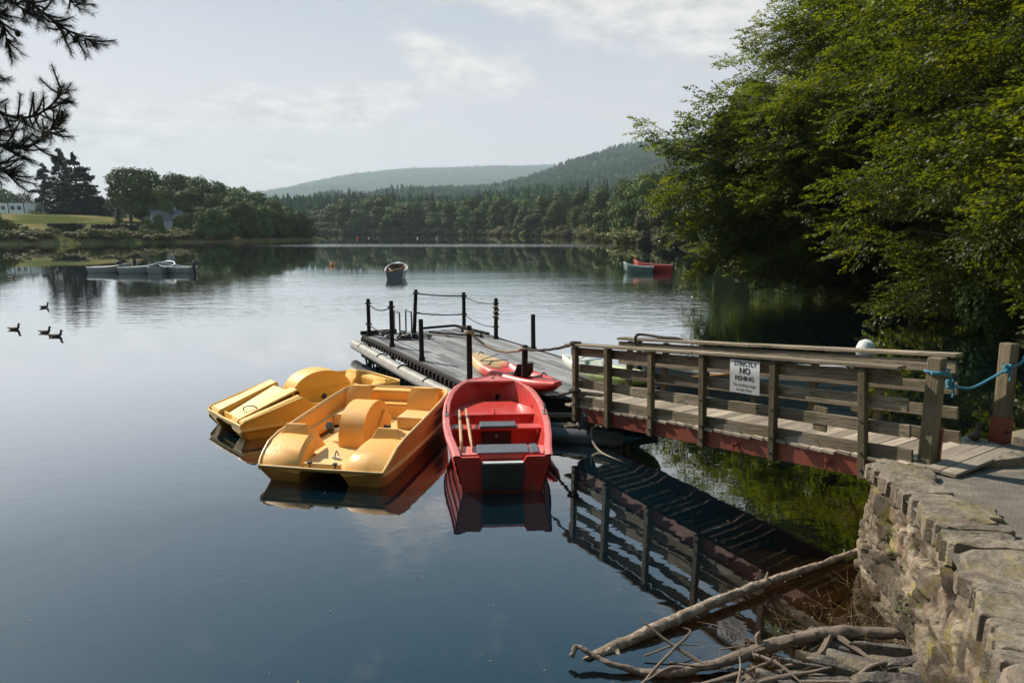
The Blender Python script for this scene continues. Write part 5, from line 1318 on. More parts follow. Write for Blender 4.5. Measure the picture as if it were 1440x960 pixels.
# ------------------------------------------------------------------ kayaks on the stage
def kayak(label, p0, p1, z, beam, cols, seat=True, lift=(.05, .12), kind=1):
    """sit-on-top kayak lying from p0 (bow) to p1 (stern); cols = material"""
    p0 = Vector((*p0, z)); p1 = Vector((*p1, z)); d = p1-p0; L = d.length
    t = thing('kayak', label, 'kayak', p0, math.atan2(d.y, d.x)-PI/2)
    secs = []; rim = []
    for i in range(17):
        f = i/16; y = f*L; sh = math.sin(PI*min(.97, max(.03, f*.94+.03)))**.62; hb = beam/2*sh
        keel = .20*(1-math.sin(PI*min(1, max(0, f)))**.5)*1.1; deck = .25+.12*(1-f)**3+.05*f**4
        well = .10*max(0, math.sin(PI*min(1, max(0, (f-.28)/.5))))**.5 if .28 < f < .78 else 0
        secs.append([(0, y, keel), (hb*.55, y, keel+.02), (hb*.92, y, keel+(deck-keel)*.35), (hb, y, keel+(deck-keel)*.62), (hb*.88, y, deck), (hb*.70, y, deck+.012), (hb*.58, y, deck-well*.8), (0, y, deck-well+.02*(well == 0)), (-hb*.58, y, deck-well*.8), (-hb*.70, y, deck+.012), (-hb*.88, y, deck), (-hb, y, keel+(deck-keel)*.62), (-hb*.92, y, keel+(deck-keel)*.35), (-hb*.55, y, keel+.02)])
    b = MB(); b.loft(secs, True, True, True, True); b.build('hull', cols, t, angle=60)
    b = MB(); y = L*.55
    if seat: b.loft([[(-.2, y-.16, .24), (.2, y-.16, .24)], [(-.2, y+.14, .235), (.2, y+.14, .235)], [(-.19, y+.22, .30), (.19, y+.22, .30)], [(-.16, y+.27, .46), (.16, y+.27, .46)]]); b.build('seat', M['black'], t, solid=.03, bevel=.008)
    b = MB(); b.tube(smoothpath([(-beam*.34, L*.18, .40), (0, L*.22, .385), (beam*.34, L*.26, .355), (-beam*.34, L*.30, .345)], 5), .008, 5)
    for f in (.1, .86): b.tube(smoothpath([(-.06, L*f, .40-.06*f), (0, L*f-.02, .44-.06*f), (.06, L*f, .40-.06*f)], 4), .011, 6)
    b.build('deck_line', M['black'], t)
    return t
def two_tone(name, a, b_, cut, soft, coat=.15, axis=1, spl=None):
    m, nt, out = new_mat(name); q = NT(nt); co = q.n('ShaderNodeTexCoord').outputs['Object']; s = q.n('ShaderNodeSeparateXYZ', {0: co}).outputs
    f = q.maprange(q.math('ADD', s[axis], q.math('MULTIPLY', q.math('SUBTRACT', q.noise(co, 3, 4, .6), .5), soft*3)), cut-soft, cut+soft)
    c = q.mix(f, a, b_)
    if spl: c = q.mix(q.maprange(q.noise(co, spl[1], 4, .6, .8), spl[2], spl[2]+.05), c, spl[0])
    bs = q.n('ShaderNodeBsdfPrincipled', {'Base Color': c, 'Roughness': .42, 'Coat Weight': coat}); q.link(bs.outputs[0], out.inputs[0]); return m
M['kred'] = two_tone('yellow_to_red_plastic', (.62, .41, .20, 1), (.54, .032, .022, 1), .80, .12, spl=((.50, .09, .05, 1), 6, .68))
M['kgreen'] = two_tone('white_to_green_plastic', (.62, .62, .56, 1), (.34, .42, .10, 1), 1.0, .5, spl=((.10, .22, .06, 1), 5, .63))
kayak('red and pale yellow kayak with a black seat, lying behind the red boat', (-.72, 13.25), (.72, 10.98), DZ+.01, .74, M['kred'])
kayak('white and lime green kayak on the landing stage, half behind the gangway rails', (1.0, 13.15), (2.45, 11.45), DZ+.01, .76, M['kgreen'], False)

# ------------------------------------------------------------------ floats and junk where gangway meets stage
def thing_mesh(name, label, cat, loc, builds, rz=0., group=None):
    t = thing(name, label, cat, loc, rz, group)
    for nm, mb, m, bv in builds: mb.build(nm, m, t, bevel=bv)
    return t
b = MB(); b.tube([(-.45, .16, 0), (-.43, .155, .0), (.55, -.16, 0), (.62, -.18, 0)], [.09, .135, .135, .09], 16); b2 = MB(); b2.tube([(.0, .01, -.14), (.0, -.05, .0), (0, .01, .14)], .02, 6)
thing_mesh('float_tube', 'thick dark float tube lying in the water under the gangway end', 'float', (1.02, 10.42, .07), [('tube', b, M['greyfloat'], 0), ('band', b2, M['black'], 0)])
b = MB(); b.tube([(-.22, .1, 0), (-.2, .09, 0), (.2, -.08, 0), (.24, -.1, 0)], [.05, .085, .085, .05], 14); b2 = MB(); b2.tube([(-.22, .1, 0), (-.3, .16, .03), (-.38, .22, .06)], .012, 6)
thing_mesh('float_tube', 'small dark fender tube between the red boat and the stage', 'float', (.78, 10.78, .12), [('tube', b, M['greyfloat'], 0), ('lanyard', b2, M['ropedark'], 0)])
b = MB(); b.lathe([(.09, -.15), (.125, -.14), (.145, .10), (.138, .14), (.12, .15)], (0, 0, 0), 18, (.25, -.55, .8)); b2 = MB(); b2.tube([Vector((.13*math.cos(a)*.9, .10*math.cos(a)+.06, .13+.12*math.sin(a))) for a in np.linspace(0, PI, 12)], .010, 6)
thing_mesh('bucket', 'grey plastic bucket-like float hanging at the corner of the gangway', 'bucket', (1.15, 10.36, .40), [('body', b, M['greyfloat'], 0), ('handle', b2, M['ropedark'], 0)])
b = MB(); b.beam((-.42, .10, 0), (.42, -.06, .03), .06, .06); b2 = MB(); b2.tube([(.40, -.1, .03), (.40, -.02, .03)], .03, 8)
thing_mesh('plank', 'pale plank end sticking out under the landing stage by the red boat', 'plank', (.95, 10.95, .27), [('board', b, M['timber_deck'], .004), ('fitting', b2, M['black'], 0)])
for k, (p, pts) in enumerate((((1.2, 10.3, .35), [(0, 0, 0), (-.02, -.12, -.2), (.06, -.3, -.33), (.2, -.55, -.36), (.5, -1.0, -.37)]), ((.98, 10.62, .2), [(-.25, .1, 0), (-.1, .02, .03), (.05, -.03, .0), (.25, .03, .02), (.4, -.05, 0)]))):
    t = thing('rope', ['frayed brown rope trailing from the bucket into the water', 'tangle of pale frayed rope on the float tube'][k], 'rope', p); b = MB(); b.tube(smoothpath(pts, 6), .017, 6)
    if k:
        rr = random.Random(8)
        for j in range(5): b.tube(smoothpath([(rr.uniform(-.3, .35), rr.uniform(-.12, .1), rr.uniform(0, .05)) for _ in range(4)], 4), .013, 5)
    b.build('strand', M['ropelight'], t)
    b = MB(); b.blob(Vector(pts[1]), .035, 1, .3, k); b.build('knot', M['ropelight'], t)
b = MB(); b.beam((-.55, .30, .0), (.5, -.3, .02), .22, .05); b.beam((-.35, .05, -.10), (.45, -.42, -.08), .10, .12); b2 = MB(); b2.box((.1, -.05, -.18), (.5, .1, .3), -.5)
thing_mesh('ramp', 'short timber ramp bridging landing stage and gangway', 'ramp', (1.55, 11.25, .56), [('board', b, M['timber_deck'], .005), ('bearer', b2, M['timber_post'], .005)])
# ------------------------------------------------------------------ stone wall, path, driftwood
WT = [(5.6, 7.55, .93), (4.6, 7.12, .95), (3.95, 6.78, .97), (3.48, 6.55, .99), (3.31, 6.32, 1.0), (3.20, 5.66, 1.03), (2.93, 4.72, 1.10), (2.55, 3.72, 1.20), (2.05, 2.75, 1.32), (1.2, 1.75, 1.42), (.0, 1.1, 1.5), (-2.5, .6, 1.55), (-6, .2, 1.55)]
WBz = -.35
def resample(P, step):
    P = [Vector(p) for p in P]; out = [P[0]]
    for a, b_ in zip(P[:-1], P[1:]):
        n = max(1, int((b_-a).length/step)); out += [a.lerp(b_, i/n) for i in range(1, n+1)]
    return out
def pz(x, y): return 1.0+.5*min(1, max(-.12, (6.3-y)/5.2))
WT = [(x, y, pz(x, y)) for x, y, z in WT]
WP = resample(smoothpath(WT, 4), .019)
_rw = random.Random(3); ROWS = [-.3]
while ROWS[-1] < 2.6: ROWS.append(ROWS[-1]+_rw.uniform(.09, .24))
COLS = []
for _ in ROWS:
    c_ = [-1 + _rw.uniform(0, .3)]
    while c_[-1] < 18: c_.append(c_[-1]+_rw.choice([_rw.uniform(.10, .2), _rw.uniform(.18, .42)]))
    COLS.append(c_)
def wall_mesh():
    n = 78; vs = []; fs = []; tones = []; cum = 0; P = WP
    for i, p in enumerate(P):
        d = (P[min(i+1, len(P)-1)]-P[max(i-1, 0)]); d.z = 0; d.normalize(); out = Vector((d.y, -d.x, 0))
        if i: cum += (p-P[i-1]).length
        for j in range(n+1):
            f = j/n; z = p.z-.02+(WBz-p.z)*f
            dn = (p.z-z); q_ = Vector((cum*2.6, z*3.2, 0))
            uu = cum+.075*noise.noise(Vector((cum*3.1, dn*4.2, 1)))+.03*noise.noise(Vector((cum*9, dn*11, 4))); vv = dn+.060*noise.noise(Vector((cum*2.7, dn*3.5, 7)))+.025*noise.noise(Vector((cum*8, dn*9, 2)))
            ri = int(np.clip(np.searchsorted(ROWS, vv)-1, 0, len(ROWS)-2)); cl_ = COLS[ri]; ci = int(np.clip(np.searchsorted(cl_, uu)-1, 0, len(cl_)-2))
            edge = max(0, min(vv-ROWS[ri], ROWS[ri+1]-vv, uu-cl_[ci], cl_[ci+1]-uu)); key = Vector((ri*3.7+.3, ci*5.3+.7, .5))
            rid = noise.cell(key); r2 = noise.cell(key+Vector((40, 4, 4))); r3 = noise.cell(key+Vector((9, 61, 2)))
            facet = (uu-(cl_[ci]+cl_[ci+1])/2)*(r2-.45)*.38+(vv-(ROWS[ri]+ROWS[ri+1])/2)*(r3-.5)*.45
            off = .038*(1-(1-min(1, edge/.018))**2)-.01+.030*rid+facet*.6+.014*noise.noise(q_*2.5)+.012*abs(noise.noise(q_*7))+.010*noise.noise(q_*15)+.007*noise.noise(q_*33); tones.append((.84+.60*r2) if edge > .006 else .45)
            off += .10*math.sin(f*PI*.5)*.9-.07              # leans out towards the foot
            v = p+out*off; vs.append((v.x, v.y, z+.02*noise.noise(q_*4+Vector((3, 3, 3)))))
    for i in range(len(P)-1):
        for j in range(n):
            a = i*(n+1)+j; fs.append((a, a+n+1, a+n+2, a+1))
    return vs, fs, tones
def stone_material(name, c0, c1, moss=1., bump=.6):
    m, nt, out = new_mat(name); q = NT(nt); co = q.n('ShaderNodeTexCoord').outputs['Object']
    n1 = q.noise(q.scale(co, (1, 1, .55)), 3.2, 7, .68, .6); n2 = q.noise(co, 26, 5, .7); rid = q.noise(co, 1.3, 2, .5)
    f = q.math('ADD', q.math('MULTIPLY', n1, .65), q.math('MULTIPLY', n2, .35))
    c = q.ramp(f, [(.30, c3(c0, .45)), (.44, c0), (.58, c1), (.72, c3(c1, 1.35))])
    c = q.mix(q.math('MULTIPLY', q.maprange(n1, .55, .65), .5), c, (.165, .12, .085))
    dead = q.math('MULTIPLY', q.maprange(q.noise(co, 2.1, 7, .72, .8), .50, .60), q.maprange(n2, .40, .56)); c = q.mix(q.math('MULTIPLY', dead, .75*moss), c, (.15, .075, .045))
    ms = q.math('MULTIPLY', q.maprange(q.noise(co, 2.6, 7, .7, .5), .51, .60), q.maprange(q.noise(co, 40, 3, .6), .36, .5)); c = q.mix(q.math('MULTIPLY', ms, .85*moss), c, (.19, .15, .025))
    if name == 'rough_wall_stone':
        tn = q.n('ShaderNodeAttribute', attribute_name='tone').outputs['Fac']; c = q.mix(1., c, q.n('ShaderNodeCombineColor', {0: tn, 1: tn, 2: tn}).outputs[0], 'MULTIPLY')
    h = q.math('ADD', q.math('MULTIPLY', n1, .6), q.math('MULTIPLY', n2, .4))
    bn = q.n('ShaderNodeBump', {'Height': h, 'Strength': bump, 'Distance': .04})
    b = q.n('ShaderNodeBsdfPrincipled', {'Base Color': c, 'Roughness': .9, 'Specular IOR Level': .25, 'Normal': bn.outputs[0]}); q.link(b.outputs[0], out.inputs[0]); return m
M['stone'] = stone_material('rough_wall_stone', (.115, .088, .060), (.285, .235, .175), 1., 1.)
M['cap'] = stone_material('slate_cap_stone', (.145, .120, .092), (.28, .235, .182), .45, .9)
M['slab'] = stone_material('shore_slate', (.065, .058, .052), (.175, .155, .135), .3, .9)
wl = thing('stone_wall', 'mossy rough stone retaining wall along the waterside path, topped with slate slabs', 'wall', (3.3, 6.3, 0))
vs_, fs_, tn_ = wall_mesh(); b = MB(); b.add([(x-3.3, y-6.3, z) for x, y, z in vs_], fs_, None, True); wf = b.build('wall_face', M['stone'], wl, angle=180)
at_t = wf.data.attributes.new('tone', 'FLOAT', 'POINT'); at_t.data.foreach_set('value', tn_)      # each stone its own tone, joints darker
# capping slabs, laid across the wall head
def slab(mb, c, ax, ay, z0, z1, rr, tilt=(0, 0), n=17, jag=.14):
    """irregular flat stone: centre c, half axes ax, ay (2-d vectors)"""
    top = []; 
    for k in range(n):
        a = 2*PI*k/n+rr.uniform(-.15, .15); ca, sa = math.cos(a), math.sin(a); k_ = 1/max(abs(ca), abs(sa))**.8*(1+rr.uniform(-jag, jag*.6))
        x = c[0]+ax[0]*ca*k_+ay[0]*sa*k_; y = c[1]+ax[1]*ca*k_+ay[1]*sa*k_
        top.append((x, y, z1+tilt[0]*ca*k_+tilt[1]*sa*k_))
    rings = []
    for k_, up_ in ((.93, .008), (.62, .012), (.30, .012), (.04, .012)):
        rings.append([(c[0]+(p[0]-c[0])*k_, c[1]+(p[1]-c[1])*k_, p[2]*k_+z1*(1-k_)+up_+.016*noise.noise(Vector(((c[0]+p[0]*k_)*9, (c[1]+p[1]*k_)*9, z1*30)))) for p in top])
    mid = rings[-1]
    low = [(c[0]+(p[0]-c[0])*(1.01+rr.uniform(-.03, .03)), c[1]+(p[1]-c[1])*(1.01+rr.uniform(-.03, .03)), z0) for p in top]
    mb.loft([low, top]+rings, True, False, True, True)
rr = random.Random(12); s = 0; lens = [0]
for a, c in zip(WP[:-1], WP[1:]): lens.append(lens[-1]+(c-a).length)
def at_len(s):
    i = int(np.searchsorted(lens, s)); i = min(max(i, 1), len(WP)-2); d = WP[i+1]-WP[i-1]; d.z = 0; d.normalize(); return WP[i], d
s = 1.75
while s < 7.2:
    w_ = rr.uniform(.13, .25)+(.12 if rr.random() < .35 else 0)
    p, d = at_len(s+w_/2); out = Vector((d.y, -d.x, 0)); inn = -out
    depth = rr.uniform(.34, .54)+(.08 if s > 3.4 else 0); skew = rr.uniform(.05, .25)
    dirn = (inn+d*-.18*(1 if s < 5 else .3)).normalized()
    c = p+inn*(depth/2-.015+rr.uniform(-.035, .03)); b = MB()
    h = rr.uniform(-.012, .018)
    slab(b, (c.x-3.3, c.y-6.3), (dirn.x*depth/2, dirn.y*depth/2), (d.x*(w_/2+.004), d.y*(w_/2+.004)), p.z-.10, p.z+.022+h, rr, (rr.uniform(-.014, .008), rr.uniform(-.014, .014)), 19, .13)
    o = b.build('cap_stone', M['cap'], wl, bevel=.006); s += w_+.006
# path: a sheet from the wall head inland
pathL = [p for p in WP[::6]]
vs_ = []; fs_ = []; K = 9
for i, p in enumerate(pathL):
    j = min(max(i, 1), len(pathL)-2); d = pathL[j+1]-pathL[j-1]; d.z = 0; d.normalize(); inn = Vector((-d.y, d.x, 0))
    for k in range(K):
        dist = .16+k*.55
        v = p+inn*dist if i > 25 else p+Vector((.5, -.9, 0)).normalized()*dist
        vs_.append((v.x, v.y, p.z-.012+.010*noise.noise(Vector((v.x*2, v.y*2, 0)))+.02*min(1, k/3)))
for i in range(len(pathL)-1):
    for k in range(K-1): a = i*K+k; fs_.append((a, a+1, a+K+1, a+K))
# the path is one simple sheet so that it never folds over itself
b = MB(); gxs = np.linspace(-7, 9, 65); gys = np.linspace(-9, 9, 73); vs_ = []; fs_ = []
poly = [(p.x, p.y) for p in WP[::4]]+[(-6, -9), (9, -9), (9, 7.9)]
X_, Y_ = np.meshgrid(gxs, gys); sd_ = sdist([(x, y) for x, y in poly], X_, Y_)
Z_ = 1.0+.50*np.clip((6.3-Y_)/5.2, -.12, 1.)
def pz(x, y): return 1.0+.5*min(1, max(-.12, (6.3-y)/5.2))
pb_ = bmesh.new(); ring = [p for p in WP[::3]]
pv = [pb_.verts.new((p.x+.0, p.y, 0)) for p in ring]+[pb_.verts.new(v) for v in ((-6, -9, 0), (9, -9, 0), (9, 7.6, 0))]
f_ = pb_.faces.new(pv); bmesh.ops.triangulate(pb_, faces=[f_])
for k in range(26):
    bmesh.ops.bisect_plane(pb_, geom=pb_.verts[:]+pb_.edges[:]+pb_.faces[:], plane_co=(0, -1+.35*k, 0), plane_no=(0, 1, 0))
for v in pb_.verts: v.co.z = pz(v.co.x, v.co.y)-.02+.012*noise.noise(Vector((v.co.x*1.6, v.co.y*1.6, 0)))
me = bpy.data.meshes.new('path'); bmesh.ops.recalc_face_normals(pb_, faces=pb_.faces[:]); pb_.to_mesh(me); pb_.free(); me.materials.append(M['asphalt'])
po = bpy.data.objects.new('path', me); COL.objects.link(po); tag(po, kind='structure')
# a rough stone step between planks and path, by the red-footed post
for k, (c, ax, ay, z1, lab) in enumerate((((4.72, 6.62), (.30, .10), (-.04, .12), 1.035, 'flat broken stone at the land end of the gangway planks'), ((5.12, 6.76), (.16, .07), (-.05, .10), 1.045, 'small rough stone at the foot of the red-footed post'), ((5.55, 7.2), (.3, .1), (-.1, .2), 1.08, 'pale stone on the bank right of the red-footed post'))):
    b = MB(); slab(b, (0, 0), ax, ay, -.1, .0, rr, (.01, -.01)); o = b.build('stone', M['cap'], None, bevel=.01); o.location = (*c, z1); tag(o, lab, 'stone')

# shore slates at the foot of the wall
spots = [(2.62, 4.92, .42, .12, .10), (2.9, 4.72, .36, .13, .12), (2.45, 4.76, .30, .10, .06), (2.12, 4.86, .26, .09, .03), (1.86, 4.92, .2, .08, .0), (2.66, 4.58, .4, .13, .12), (2.3, 4.56, .34, .12, .06), (1.95, 4.66, .3, .1, .02), (1.6, 4.74, .24, .1, -.02), (1.35, 4.86, .2, .07, -.03), (2.94, 4.5, .26, .12, .16), (2.5, 4.38, .36, .13, .09), (2.05, 4.40, .34, .12, .03), (1.62, 4.48, .3, .12, -.01), (1.2, 4.60, .26, .1, -.05), (2.75, 4.82, .25, .05, .17), (2.35, 4.66, .28, .05, .12), (2.6, 4.42, .3, .06, .16), (1.9, 4.56, .22, .05, .07), (2.15, 4.72, .2, .05, .09), (2.85, 4.6, .22, .05, .2), (1.75, 5.12, .2, .08, -.03), (1.55, 5.0, .18, .07, -.03), (2.2, 5.02, .18, .06, .02), (2.48, 5.10, .2, .07, .04)]
spots = [s_ for s_ in spots if not (s_[1] > 4.8 and s_[0] < 2.4) and not (s_[0] < 1.5)]
for k, (x, y, l, w_, z) in enumerate(spots):
    z -= .045; w_ *= .85
    a = rr.uniform(-.5, .15)-.1; b = MB(); slab(b, (0, 0), (math.cos(a)*l, math.sin(a)*l), (-math.sin(a)*w_, math.cos(a)*w_), -.09, .0, rr, (rr.uniform(-.03, .03), rr.uniform(-.02, .02)), 13, .26)
    o = b.build('slate_slab', M['slab'], None, bevel=.008); o.location = (x, y, z+.05); tag(o, 'flat grey slate among the driftwood at the foot of the wall', 'stone', 'slates at the foot of the wall')
# driftwood
def branch(label, pts, r, m, twigs=(), name='driftwood_branch', seed=1, group=None):
    o = Vector(pts[0]); t = thing(name, label, 'branch', o, 0, group); path = smoothpath(pts, 6); n = len(path); rr = random.Random(seed)
    rs = [np.interp(i/(n-1), np.linspace(0, 1, len(r)), r)*(1+rr.uniform(-.10, .12)) for i in range(n)]
    b = MB(); fine = smoothpath(path, 4); b.tube([p-o for p in fine], list(np.interp(np.linspace(0, 1, len(fine)), np.linspace(0, 1, n), rs)), 14)
    mr = max(rs); b.v = [tuple(Vector(v)+Vector((noise.noise(Vector(v)*7), noise.noise(Vector(v)*7+Vector((5, 1, 2))), noise.noise(Vector(v)*7+Vector((2, 8, 4)))))*mr*(.14 if 'log' in name else .30)+Vector((noise.noise(Vector(v)*31), noise.noise(Vector(v)*31+Vector((5, 1, 2))), noise.noise(Vector(v)*31+Vector((3, 3, 3)))))*mr*.16) for v in b.v]; b.build('stem', m, t)
    for tp_, tr in twigs:
        b = MB(); tpn = smoothpath([Vector(p)-o for p in tp_], 5); b.tube(tpn, [tr*(1-.7*i/(len(tpn)-1)) for i in range(len(tpn))], 6); b.build('twig', m, t)
    return t
branch('long fallen log with peeling bark slanting out of the water to the wall', [(.62, 4.98, -.02), (1.0, 5.18, .03), (1.65, 5.58, .07), (2.3, 5.98, .07), (2.9, 6.32, .06), (3.46, 6.66, .05)], (.042, .047, .042, .036, .030, .024), M['birch'],
       [([(.64, 4.98, .0), (.58, 4.93, .01), (.53, 4.93, -.01)], .03), ([(2.28, 5.97, .09), (2.3, 5.99, .16)], .02), ([(.8, 5.05, .0), (.82, 4.98, -.02), (.86, 4.95, -.03)], .03)], 'fallen_log', 3)
branch('thickest bleached driftwood branch, with a hooked thin end reaching left', [(.44, 4.86, .06), (.50, 4.90, .115), (.70, 4.80, .05), (1.05, 4.72, .02), (1.42, 4.76, .05), (1.95, 4.92, .11), (2.45, 5.0, .17), (2.98, 4.98, .17)], (.015, .019, .022, .028, .034, .046, .044, .038), M['driftwood'],
       [([(2.42, 5.0, .17), (2.30, 4.86, .10), (2.12, 4.74, .09), (1.9, 4.70, .08)], .034), ([(2.45, 4.99, .16), (2.55, 4.84, .13), (2.62, 4.70, .12)], .03), ([(1.86, 4.9, .10), (1.84, 4.92, .18), (1.86, 4.93, .22)], .03), ([(1.25, 4.74, .04), (1.12, 4.66, .10), (.95, 4.58, .06)], .02), ([(1.4, 4.76, .06), (1.2, 4.88, .14), (1.05, 4.98, .22), (.98, 5.06, .26)], .016)], seed=5)
DG = 'thin driftwood sticks on the slates'
for k, (pts, r) in enumerate([([(1.0, 4.5, .02), (1.5, 4.60, .06), (1.95, 4.74, .13)], .022), ([(1.2, 4.4, .03), (1.8, 4.55, .08), (2.3, 4.66, .11)], .026), ([(.9, 4.56, .03), (1.15, 4.80, .12), (1.35, 4.98, .18), (1.30, 5.02, .2)], .013), ([(1.7, 4.9, .08), (1.9, 4.7, .12), (2.02, 4.5, .08)], .017), ([(1.5, 4.38, .05), (1.62, 4.62, .12), (1.68, 4.85, .10)], .012), ([(2.35, 4.5, .12), (2.6, 4.62, .16), (2.9, 4.66, .18)], .02), ([(1.0, 4.92, .03), (1.25, 4.98, .08), (1.45, 5.02, .05)], .009), ([(2.0, 4.5, .1), (2.35, 4.46, .13), (2.7, 4.5, .14)], .018)]):
    branch('thin bleached stick lying in the driftwood on the slates', pts, (r*.85, r*.8, r*.3), M['driftwood'], seed=20+k, group=DG, name='driftwood_stick')
rr = random.Random(40)
for k in range(8):
    x, y = rr.uniform(1.0, 2.8), rr.uniform(4.45, 5.0); a = rr.uniform(-.7, .9)+(3.1 if rr.random() < .5 else 0); L = rr.uniform(.18, .5); z = .05+.05*(x-1)+rr.uniform(0, .06); r = rr.uniform(.004, .008)
    p1 = (x+math.cos(a)*L*.5+rr.uniform(-.03, .03), y+math.sin(a)*L*.4, z+rr.uniform(0, .05)); p2 = (x+math.cos(a)*L, y+math.sin(a)*L*.8, z+rr.uniform(-.02, .08)); p3 = (p1[0]+math.cos(a+.7)*L*.3, p1[1]+math.sin(a+.7)*L*.3, p1[2]+rr.uniform(0, .08))
    branch('thin bleached stick lying in the driftwood on the slates', [(x, y, z), p1, p2], (r, r*.8, r*.35), M['driftwood'], [([p1, [(a_+b_)/2 for a_, b_ in zip(p1, p3)], p3], r*.6)], seed=60+k, group=DG, name='driftwood_stick')
# flecks of leaf and scum afloat
rg = np.random.default_rng(44); n_ = 130; C = np.stack([rg.uniform(-7, 3, n_), rg.uniform(4.6, 13, n_), np.full(n_, .004)], 1); C[90:, 0] = rg.normal(2.4, .35, 40); C[90:, 1] = rg.normal(5.5, .4, 40)
v, f = quads(C, rg.normal(size=C.shape)*.05+np.array([0, 0, 1.]), .010, rg); tag(npmesh('floating_leaf_flecks', v, f, mat('floating_leaf', (.22, .18, .10), .7, var=.5, scale=2)), kind='stuff')
# weeds and litter in the shallows and on the wall
M['weed'] = leafmat('dry_weed_stems', [(.10, .075, .025), (.19, .14, .05), (.12, .14, .04)], .2, .7, 3.)
def weeds(name, pts, n, ln, seed):
    rg = np.random.default_rng(seed); P = []
    for (x, y, z, r) in pts: P.append(np.stack([rg.normal(x, r, n), rg.normal(y, r, n), np.full(n, z)], 1))
    P = np.concatenate(P); k = len(P); d = rg.normal(size=(k, 3))*np.array([.8, .8, .5])+np.array([0, 0, .5]); d /= np.linalg.norm(d, axis=1, keepdims=True)
    l = (ln*(.5+rg.random(k)))[:, None]; s = np.cross(d, rg.normal(size=(k, 3))); s /= np.linalg.norm(s, axis=1, keepdims=True); s *= .0028
    V = np.stack([P-s, P+s, P+d*l+np.array([0, 0, -.02])+s*.3, P+d*l+np.array([0, 0, -.02])-s*.3], 1).reshape(-1, 3)
    o = npmesh(name, V, np.arange(len(V)).reshape(-1, 4), M['weed']); tag(o, kind='stuff'); return o
weeds('shore_weeds', [(2.95, 5.5, .0, .16), (2.7, 5.3, -.02, .14), (3.05, 5.2, .03, .10), (3.15, 5.9, .0, .10), (2.5, 5.55, -.05, .16), (3.0, 4.95, .06, .10), (2.25, 5.35, -.04, .15), (2.2, 5.05, .0, .18), (1.8, 4.95, -.02, .2), (2.6, 4.75, .08, .2), (2.0, 4.6, .05, .25)], 90, .16, 3)
M['sprout'] = leafmat('wall_plant_leaves', [(.06, .10, .02), (.12, .17, .04), (.15, .17, .05)], .3, .5, 3.)
rg = np.random.default_rng(5); C = []
for s, f, r, n in ((3.0, .55, .05, 60), (4.2, .75, .06, 80), (4.9, .5, .05, 50), (2.5, .2, .05, 40), (4.6, .85, .09, 110)):
    p, d = at_len(s+1.2); out = Vector((d.y, -d.x, 0)); c = p+out*(.08+.06*f); C.append(rg.normal(size=(n, 3))*r*np.array([1, 1, 1.3])+np.array([c.x, c.y, p.z-(p.z+.05)*f]))
C = np.concatenate(C); v, f = quads(C, rg.normal(size=C.shape)+np.array([-.8, 0, .5]), .014, rg, .5); tag(npmesh('wall_plants', v, f, M['sprout']), kind='stuff')

# ------------------------------------------------------------------ houses, hedges and furniture on the left shore
def house_block(label, px, d, w_, h, dep, rz, mw, wins, roof=None, group=None):
    x = (px-720)/1000*d*1.012; g = hgt(left_h, x, d); t = thing('house', label, 'house', (x, d, g-.2), rz, group)
    b = MB(); b.box((0, dep/2, h/2), (w_, dep, h)); b.build('wall', mw, t)
    b = MB()
    if roof == 'flat': b.box((0, dep/2, h+.12), (w_+.4, dep+.4, .24)); b.build('roof', M['slate'], t)
    for (wx, wz, ww, wh) in wins:
        b = MB(); b.box((wx, -.02, wz), (ww+.18, .06, wh+.18)); fr = b.build('window', M['white'], t); b = MB(); b.box((wx, -.06, wz), (ww, .03, wh)); b.build('pane', M['glass'], fr)
    return t
W4 = [(-.9, 1.5, 1.1, 1.3), (.9, 1.5, 1.1, 1.3), (-.9, 4.4, 1.1, 1.3), (.9, 4.4, 1.1, 1.3)]
GH = 'row of pale two-storey flats on the lawn'
house_block('leftmost pale blue two-storey flats with flat roof above the lawn', 20, 240, 3.8, 6.0, 5, R(32), M['renderblue'], W4, 'flat', GH)
house_block('middle pale blue two-storey flats with flat roof above the lawn', 42, 238, 3.8, 6.0, 5, R(32), M['renderblue'], W4, 'flat', GH)
house_block('rightmost and widest pale flats with flat roof above the lawn', 67, 236, 5.2, 6.0, 5, R(30), M['renderblue'], [(1.2, 1.4, 1.9, 1.3), (1.2, 4.0, 1.9, 1.3)], 'flat', GH)
def gabled(label, px, d, w_, dep, h, rh, mw, rz, parts=True):
    x = (px-720)/1000*d*1.012; g = hgt(left_h, x, d); t = thing('house', label, 'house', (x, d, g-.3), rz)
    b = MB(); b.box((0, 0, h/2), (w_, dep, h)); 
    for s in (-1, 1): b.prism([(s*w_/2, -dep/2, h), (s*w_/2, dep/2, h), (s*w_/2, 0, h+rh)], (-s*.25, 0, 0))
    b.build('wall', mw, t)
    b = MB()
    for s in (-1, 1): b.beam((-w_/2-.25, s*(dep/4+.15), h+rh/2-.05), (w_/2+.25, s*(dep/4+.15), h+rh/2-.05), math.hypot(dep/2+.3, rh), .16, (0, s*rh, dep/2))
    rf = b.build('roof', M['slate'], t); b = MB(); b.box((w_*.28, 0, h+rh+.3), (.7, .7, 1.3)); b.build('chimney', mw, rf)
    for wx in (-w_*.25, w_*.2):
        b = MB(); b.box((wx, -dep/2-.03, h*.5), (1.3, .06, 1.1)); fr = b.build('window', M['white'], t); b = MB(); b.box((wx, -dep/2-.07, h*.5), (1.1, .03, .9)); b.build('pane', M['glass'], fr)
    return t
gabled('white cottage with grey slate roof at the edge of the wooded point', 247, 198, 7.6, 5.5, 2.3, 2.6, M['render'], R(38))
